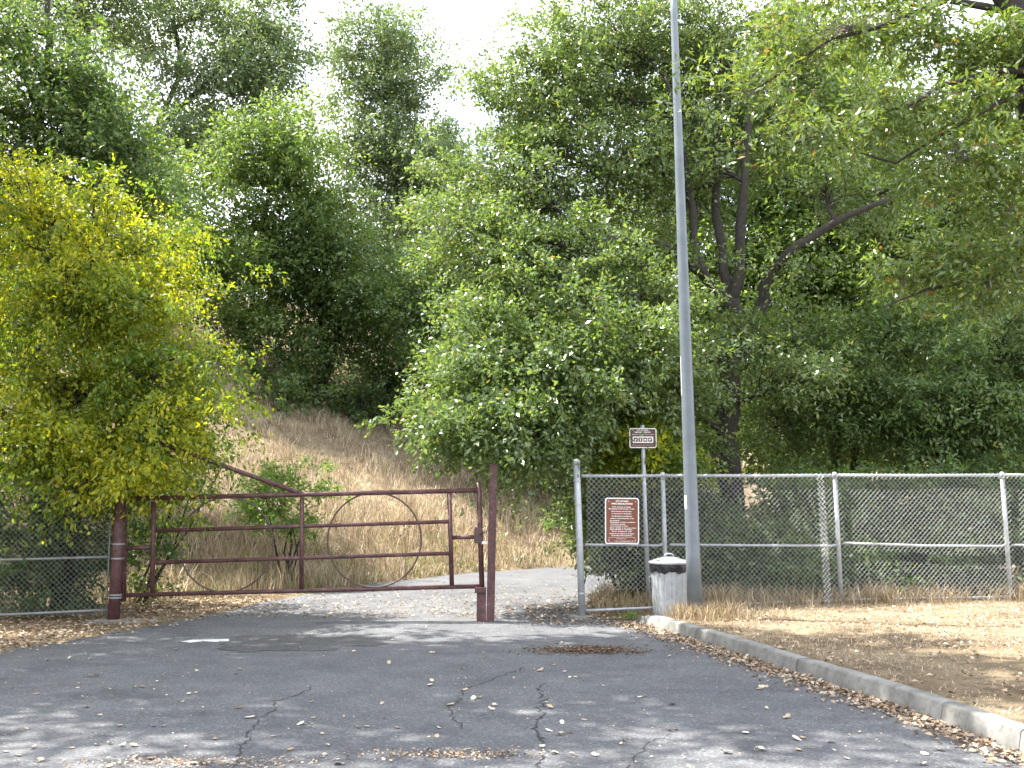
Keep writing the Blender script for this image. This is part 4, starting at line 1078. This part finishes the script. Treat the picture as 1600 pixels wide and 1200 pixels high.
# ------------------------------------------------------------------ dry grass, weeds, leaf litter
def blades(x, y, h, w, lean=0.35, z=None, curl=0.25):
    n = len(x); z = height(x, y) if z is None else z
    a = rng.uniform(0, 2 * np.pi, n); ln = rng.normal(0, lean, (n, 2))
    base = np.stack([x, y, z - 0.01], 1)
    side = np.stack([np.cos(a), np.sin(a), np.zeros(n)], 1) * (w / 2)[:, None]
    mid = base + np.stack([ln[:, 0] * h * .4, ln[:, 1] * h * .4, h * .55], 1)
    tip = base + np.stack([ln[:, 0] * h * 1.1, ln[:, 1] * h * 1.1, h * (1 - curl * np.abs(ln).sum(1)).clip(.2, 1)], 1)
    V = np.stack([base - side, base + side, mid + side * .7, mid - side * .7, tip], 1).reshape(-1, 3)
    i = np.arange(n)[:, None] * 5
    F = np.concatenate([i + np.array([[0, 1, 2]]), i + np.array([[0, 2, 3]]), i + np.array([[3, 2, 4]])])
    return V, F
def grass(name, label, x, y, h, w, mat, lean=0.35):
    V, F = blades(x, y, h, w, lean)
    o = link(name, mesh_np(name, V, F, mat)); return tag(o, label, name.replace('_', ' '), None, 'stuff')
def scatter(n, x0, x1, y0, y1, keep=None):
    x = rng.uniform(x0, x1, n); y = rng.uniform(y0, y1, n)
    k = ~in_poly(x, y, ROAD_POLY)
    if keep is not None: k &= keep(x, y)
    return x[k], y[k]
def hs(x, y): return (x - HP[0]) * HN[0] + (y - HP[1]) * HN[1]
x, y = scatter(150000, -16, 4.5, 16, 40, lambda x, y: (hs(x, y) > -1.2) & (x > -0.62 * y) & (rng.random(len(x)) < np.clip(.95 - (y - 17) / 34 + .55 * wob(x, y, 1.9), .08, 1)))
hh = (0.10 + 0.30 * np.clip(wob(x, y, 1.7, 3) + .45, 0, 1.2) ** 1.4) * rng.uniform(.5, 1.4, len(x)) * np.clip(1.25 - hs(x, y) / 26, .5, 1.2)
grass('dry_grass', 'dry straw coloured grass over the bank behind the gate', x, y, hh, rng.uniform(.012, .028, len(x)), M['straw'])
x, y = scatter(9000, -7.5, 3, 14.5, 25, lambda x, y: (hs(x, y) > -1.8) & (hs(x, y) < 2.5))
grass('tall_weeds', 'taller brown and green weeds along the foot of the bank', x, y, rng.uniform(.2, .65, len(x)), rng.uniform(.008, .018, len(x)), M['straw_dark'], .28)
x, y = scatter(6000, -7.0, 2, 15.0, 25, lambda x, y: (hs(x, y) > -1.6) & (hs(x, y) < 1.8) & (wob(x, y, 1.3, 5) > 0.0))
grass('green_weeds', 'greenish weeds mixed into the foot of the bank', x, y, rng.uniform(.12, .4, len(x)), rng.uniform(.012, .026, len(x)), M['weed'], .5)
onv = lambda x, y: (x > kerb_x(np.minimum(y, 13.35)) + .16)
x, y = scatter(110000, 1.6, 11, 4.5, 14.6, lambda x, y: onv(x, y) & (rng.random(len(x)) < np.clip(.25 + .10 * (y - 8) + .4 * wob(x, y, 1.3, 7), .06, 1)))
grass('verge_straw', 'flattened dry straw on the verge between kerb and fence', x, y, rng.uniform(.02, .075, len(x)), rng.uniform(.003, .008, len(x)), M['straw'], 1.0)
fu = rng.uniform(u_posts[1] * .8, u_posts[-1], 9000); fu += .25 * np.sin(fu * 5.1); fo = np.abs(rng.normal(0, .28, 9000)) * np.sign(rng.random(9000) - .35)
fx = FA.x + fd.x * fu + fd.y * fo; fy = FA.y + fd.y * fu - fd.x * fo
k = onv(fx, fy) & (np.hypot(fx - cxx, fy - cy) > .3)
dens = rng.random(len(fu)) < np.clip(.30 + .8 * wob(fu, fo, 2.6, 4), .04, 1); k &= dens
grass('fence_weeds', 'dry brown weeds along the foot of the chain link fence', fx[k], fy[k], rng.uniform(.06, .5, k.sum()) * rng.uniform(.3, 1, k.sum()), rng.uniform(.006, .013, k.sum()), M['straw_dark'], .3)
a = rng.uniform(0, 6.28, 1500); r = np.abs(rng.normal(.12, .22, 1500)) + .1
tx = pxx + np.cos(a) * r * 1.2 + .08; ty = py_ + np.sin(a) * r * .8 - .1; k = onv(tx, ty) & (np.hypot(tx - cxx, ty - cy) > .27)
grass('pole_weeds', 'tawny grass tuft around the foot of the lamp pole', tx[k], ty[k], rng.uniform(.06, .30, k.sum()), rng.uniform(.005, .011, k.sum()), M['straw_dark'], .4)
x, y = scatter(26000, 1.2, 12, 14.2, 21, lambda x, y: y > 13.6 + .2 * (x - .9))
grass('wood_floor_weeds', 'dry weeds and stems on the ground behind the chain link fence', x, y, rng.uniform(.05, .35, len(x)), rng.uniform(.008, .016, len(x)), M['straw_dark'], .5)

tb = G(985, 968, 0.0)
a = rng.uniform(0, 6.28, 160); r = np.abs(rng.normal(0, .09, 160))
V, F = blades(tb.x + np.cos(a) * r, tb.y + np.sin(a) * r * .7, rng.uniform(.06, .16, 160), rng.uniform(.007, .014, 160), .6, np.full(160, 0.0))
o = link('grass_tuft', mesh_np('grass_tuft', V, F, M['bright'])); tag(o, 'small fresh green grass tuft at the end of the kerb', 'grass')

def litter(name, label, x, y, size, mat, zlift=0.004, tilt=.35):
    n = len(x); z = np.where(in_poly(x, y, ROAD_POLY), 0.004, height(x, y)) + zlift + rng.uniform(0, .02, n) * (rng.random(n) < .6)
    a = rng.uniform(0, 6.28, n); ax = unit(np.stack([np.cos(a), np.sin(a), rng.normal(0, tilt * .5, n)], 1))
    nr = unit(np.stack([rng.normal(0, tilt, n), rng.normal(0, tilt, n), np.ones(n)], 1))
    L = size * rng.uniform(.5, 1.4, n)
    V, F = leaf_quads(np.stack([x, y, z], 1), ax, nr, L, L * rng.uniform(.4, .8, n), .25)
    o = link(name, mesh_np(name, V, F, mat)); return tag(o, label, 'leaf litter', None, 'stuff')
# gutter drift
t = rng.uniform(4.2, 13.3, 4000); off = np.abs(rng.normal(0, 1, 4000)) * (0.10 + .10 * np.clip((t - 5) / 8, 0, 1)) + .02
gx = kerb_x(t) - .03 - off
litter('gutter_leaves', 'pale dead leaves drifted against the kerb', gx, t, .043, M['litter'], .005, .5)
x = rng.uniform(-9, -3.2, 16000); y = rng.uniform(9.3, 16.5, 16000)
dl = dist_poly(x, y, ROAD_POLY); ins = in_poly(x, y, ROAD_POLY)
k = ((~ins) & (dl < 2.4)) | (ins & (dl < .45 * rng.random(len(x)) ** 1.6)); k &= (rng.random(len(x)) < np.where(ins, .5, 1))
litter('roadside_leaves', 'brown leaf litter along the left edge of the asphalt', x[k], y[k], .05, M['litter'], .006, .45)
x = rng.uniform(-4, 2, 1500); y = 13.8 + np.abs(rng.normal(0, 2.6, 1500)); k = in_poly(x, y, ROAD_POLY)
litter('track_leaves', 'scattered dead leaves on the track around and beyond the gate', x[k], y[k], .05, M['litter'])
pc = G(920, 1017); n = 1500
x = pc.x + rng.normal(0, .32, n); y = pc.y + rng.normal(0, .15, n); k = (x < kerb_x(y) - .1)
litter('leaf_patch', 'brown patch of crushed leaves on the asphalt below the tall fence post', x[k], y[k], .032, M['litter_brown'], .004, .2)
pc = G(700, 1181); n = 500
x = rng.normal(-.35, .30, n); y = pc.y + rng.normal(0, .06, n)
x2 = G(300, 1194).x + rng.normal(0, .35, 500); y2 = G(300, 1194).y + rng.normal(0, .07, 500)
litter('leaf_crumbs', 'crumbled leaves swept into streaks at the front of the asphalt', np.concatenate([x, x2]), np.concatenate([y, y2]), .022, M['litter'], .003, .3)
x = rng.uniform(-7, 3, 2600); y = rng.uniform(5.2, 14, 2600); k = in_poly(x, y, ROAD_POLY)
litter('leaf_specks', 'tiny leaf fragments and grit strewn over the asphalt', x[k], y[k], .017, M['litter'], .003, .3)
x, y = scatter(3500, 1.7, 9, 5, 14, lambda x, y: onv(x, y)); litter('verge_leaves', 'dead leaves lying in the straw of the verge', x, y, .05, M['litter'], .012, .5)
x = rng.uniform(.2, 1.7, 700); y = rng.uniform(13.0, 15.5, 700); litter('fence_foot_leaves', 'dead leaves around the foot of the tall fence post', x, y, .05, M['litter'], .006)

# single fallen leaves that can be picked out on the asphalt
leaf_meshes = []
for q in range(6):
    bm = bmesh.new(); n = 5; L = rng.uniform(.06, .085); cl_ = rng.uniform(.15, .5); rows = []
    for i in range(n):
        t = i / (n - 1); w = (0.30 * math.sin(math.pi * min(1, t * .92 + .08)) ** .8 * (1 + (.35 if i % 2 else -.15)) + .02) * L
        xx = (t - .5) * L; zb_ = .004 + .028 * cl_ * (2 * t - 1) ** 2
        rows.append([bm.verts.new((xx, s_ * w, zb_ + abs(s_) * w * cl_ * rng.uniform(.5, 1.2))) for s_ in (-1, 0, 1)])
    for i in range(n - 1):
        for j in range(2): bm.faces.new((rows[i][j], rows[i+1][j], rows[i+1][j+1], rows[i][j+1]))
    me = bpy.data.meshes.new('fallen_leaf'); bm.to_mesh(me); bm.free()
    leaf_meshes.append(me)
tan = []
for q, c in enumerate([(.42, .33, .23), (.52, .44, .33), (.33, .24, .16), (.60, .54, .45)]):
    tan.append(simple('fallen_leaf_%d' % q, tuple(v * .8 for v in c), tuple(min(.8, v * 1.15) for v in c), 40, .7))
for q, me in enumerate(leaf_meshes): me.materials.append(tan[q % 4])
spots = []
while len(spots) < 135:
    px = random.uniform(0, 1600); py = 985 + 215 * random.random() ** .8
    g = G(px, py)
    if g.x < kerb_x(np.array(g.y)) - .3 and in_poly(np.array([g.x]), np.array([g.y]), ROAD_POLY)[0]: spots.append((g.x, g.y))
for px, py in ((295, 1085), (140, 1058), (210, 1075), (470, 1132), (560, 1138), (670, 1153), (740, 1092), (890, 1060), (1045, 1142), (1245, 1156), (530, 1188), (475, 1133), (1000, 1090), (1190, 1075)):
    g = G(px, py); spots += [(g.x, g.y), (g.x + .05, g.y + .03)]
for i, (x, y) in enumerate(spots):
    o = link('fallen_leaf', leaf_meshes[i % 6], None, (x, y, .004)); s_ = random.uniform(.28, .95)
    o.scale = (s_, s_, s_); o.rotation_euler = (random.gauss(0, .2), random.gauss(0, .2), random.uniform(0, 6.28))
    tag(o, 'dry curled tan leaf lying by itself on the grey asphalt', 'leaf', 'single fallen leaves on the asphalt')


# dry thistle on the bank and a white stake in the shade above it
tp = G(637, 905, 0.0); tp = Vector((tp.x, 20.6, hz(tp.x, 20.6)))
th = thing('dry_thistle', 'dry branching thistle with pale seed heads seen through the right ring', 'plant', tp)
for i in range(9):
    a = random.uniform(0, 6.28); h = random.uniform(.75, 1.2); sp_ = random.uniform(.08, .32)
    tip = Vector((math.cos(a) * sp_, math.sin(a) * sp_, h))
    m = MB(); m.tube([(0, 0, -.03), tip * .5 + Vector((0, 0, .1)), tip], [.006, .005, .003], 5); m.build('stem', M['straw_dark'], th)
    m = MB(); m.lathe([(.004, 0), (.022, .012), (.028, .03), (.034, .05), (.012, .046)], 8, tip); m.build('seed_head', M['straw'], th)
sk = P(672, 603, 31.5); sk.z = hz(sk.x, sk.y)
st = thing('marker_stake', 'small white stake standing in the shade under the trees on the bank', 'stake', sk)
m = MB(); m.box(-.022, .022, -.022, .022, -.2, .36); m.build('shaft', M['white'], st, bevel=.004)
m = MB(); m.add([(-.022, -.022, .361), (.022, -.022, .361), (.022, .022, .361), (-.022, .022, .361), (0, 0, .40)], [(0, 1, 4), (1, 2, 4), (2, 3, 4), (3, 0, 4), (0, 3, 2, 1)]); m.build('tip', M['white'], st)
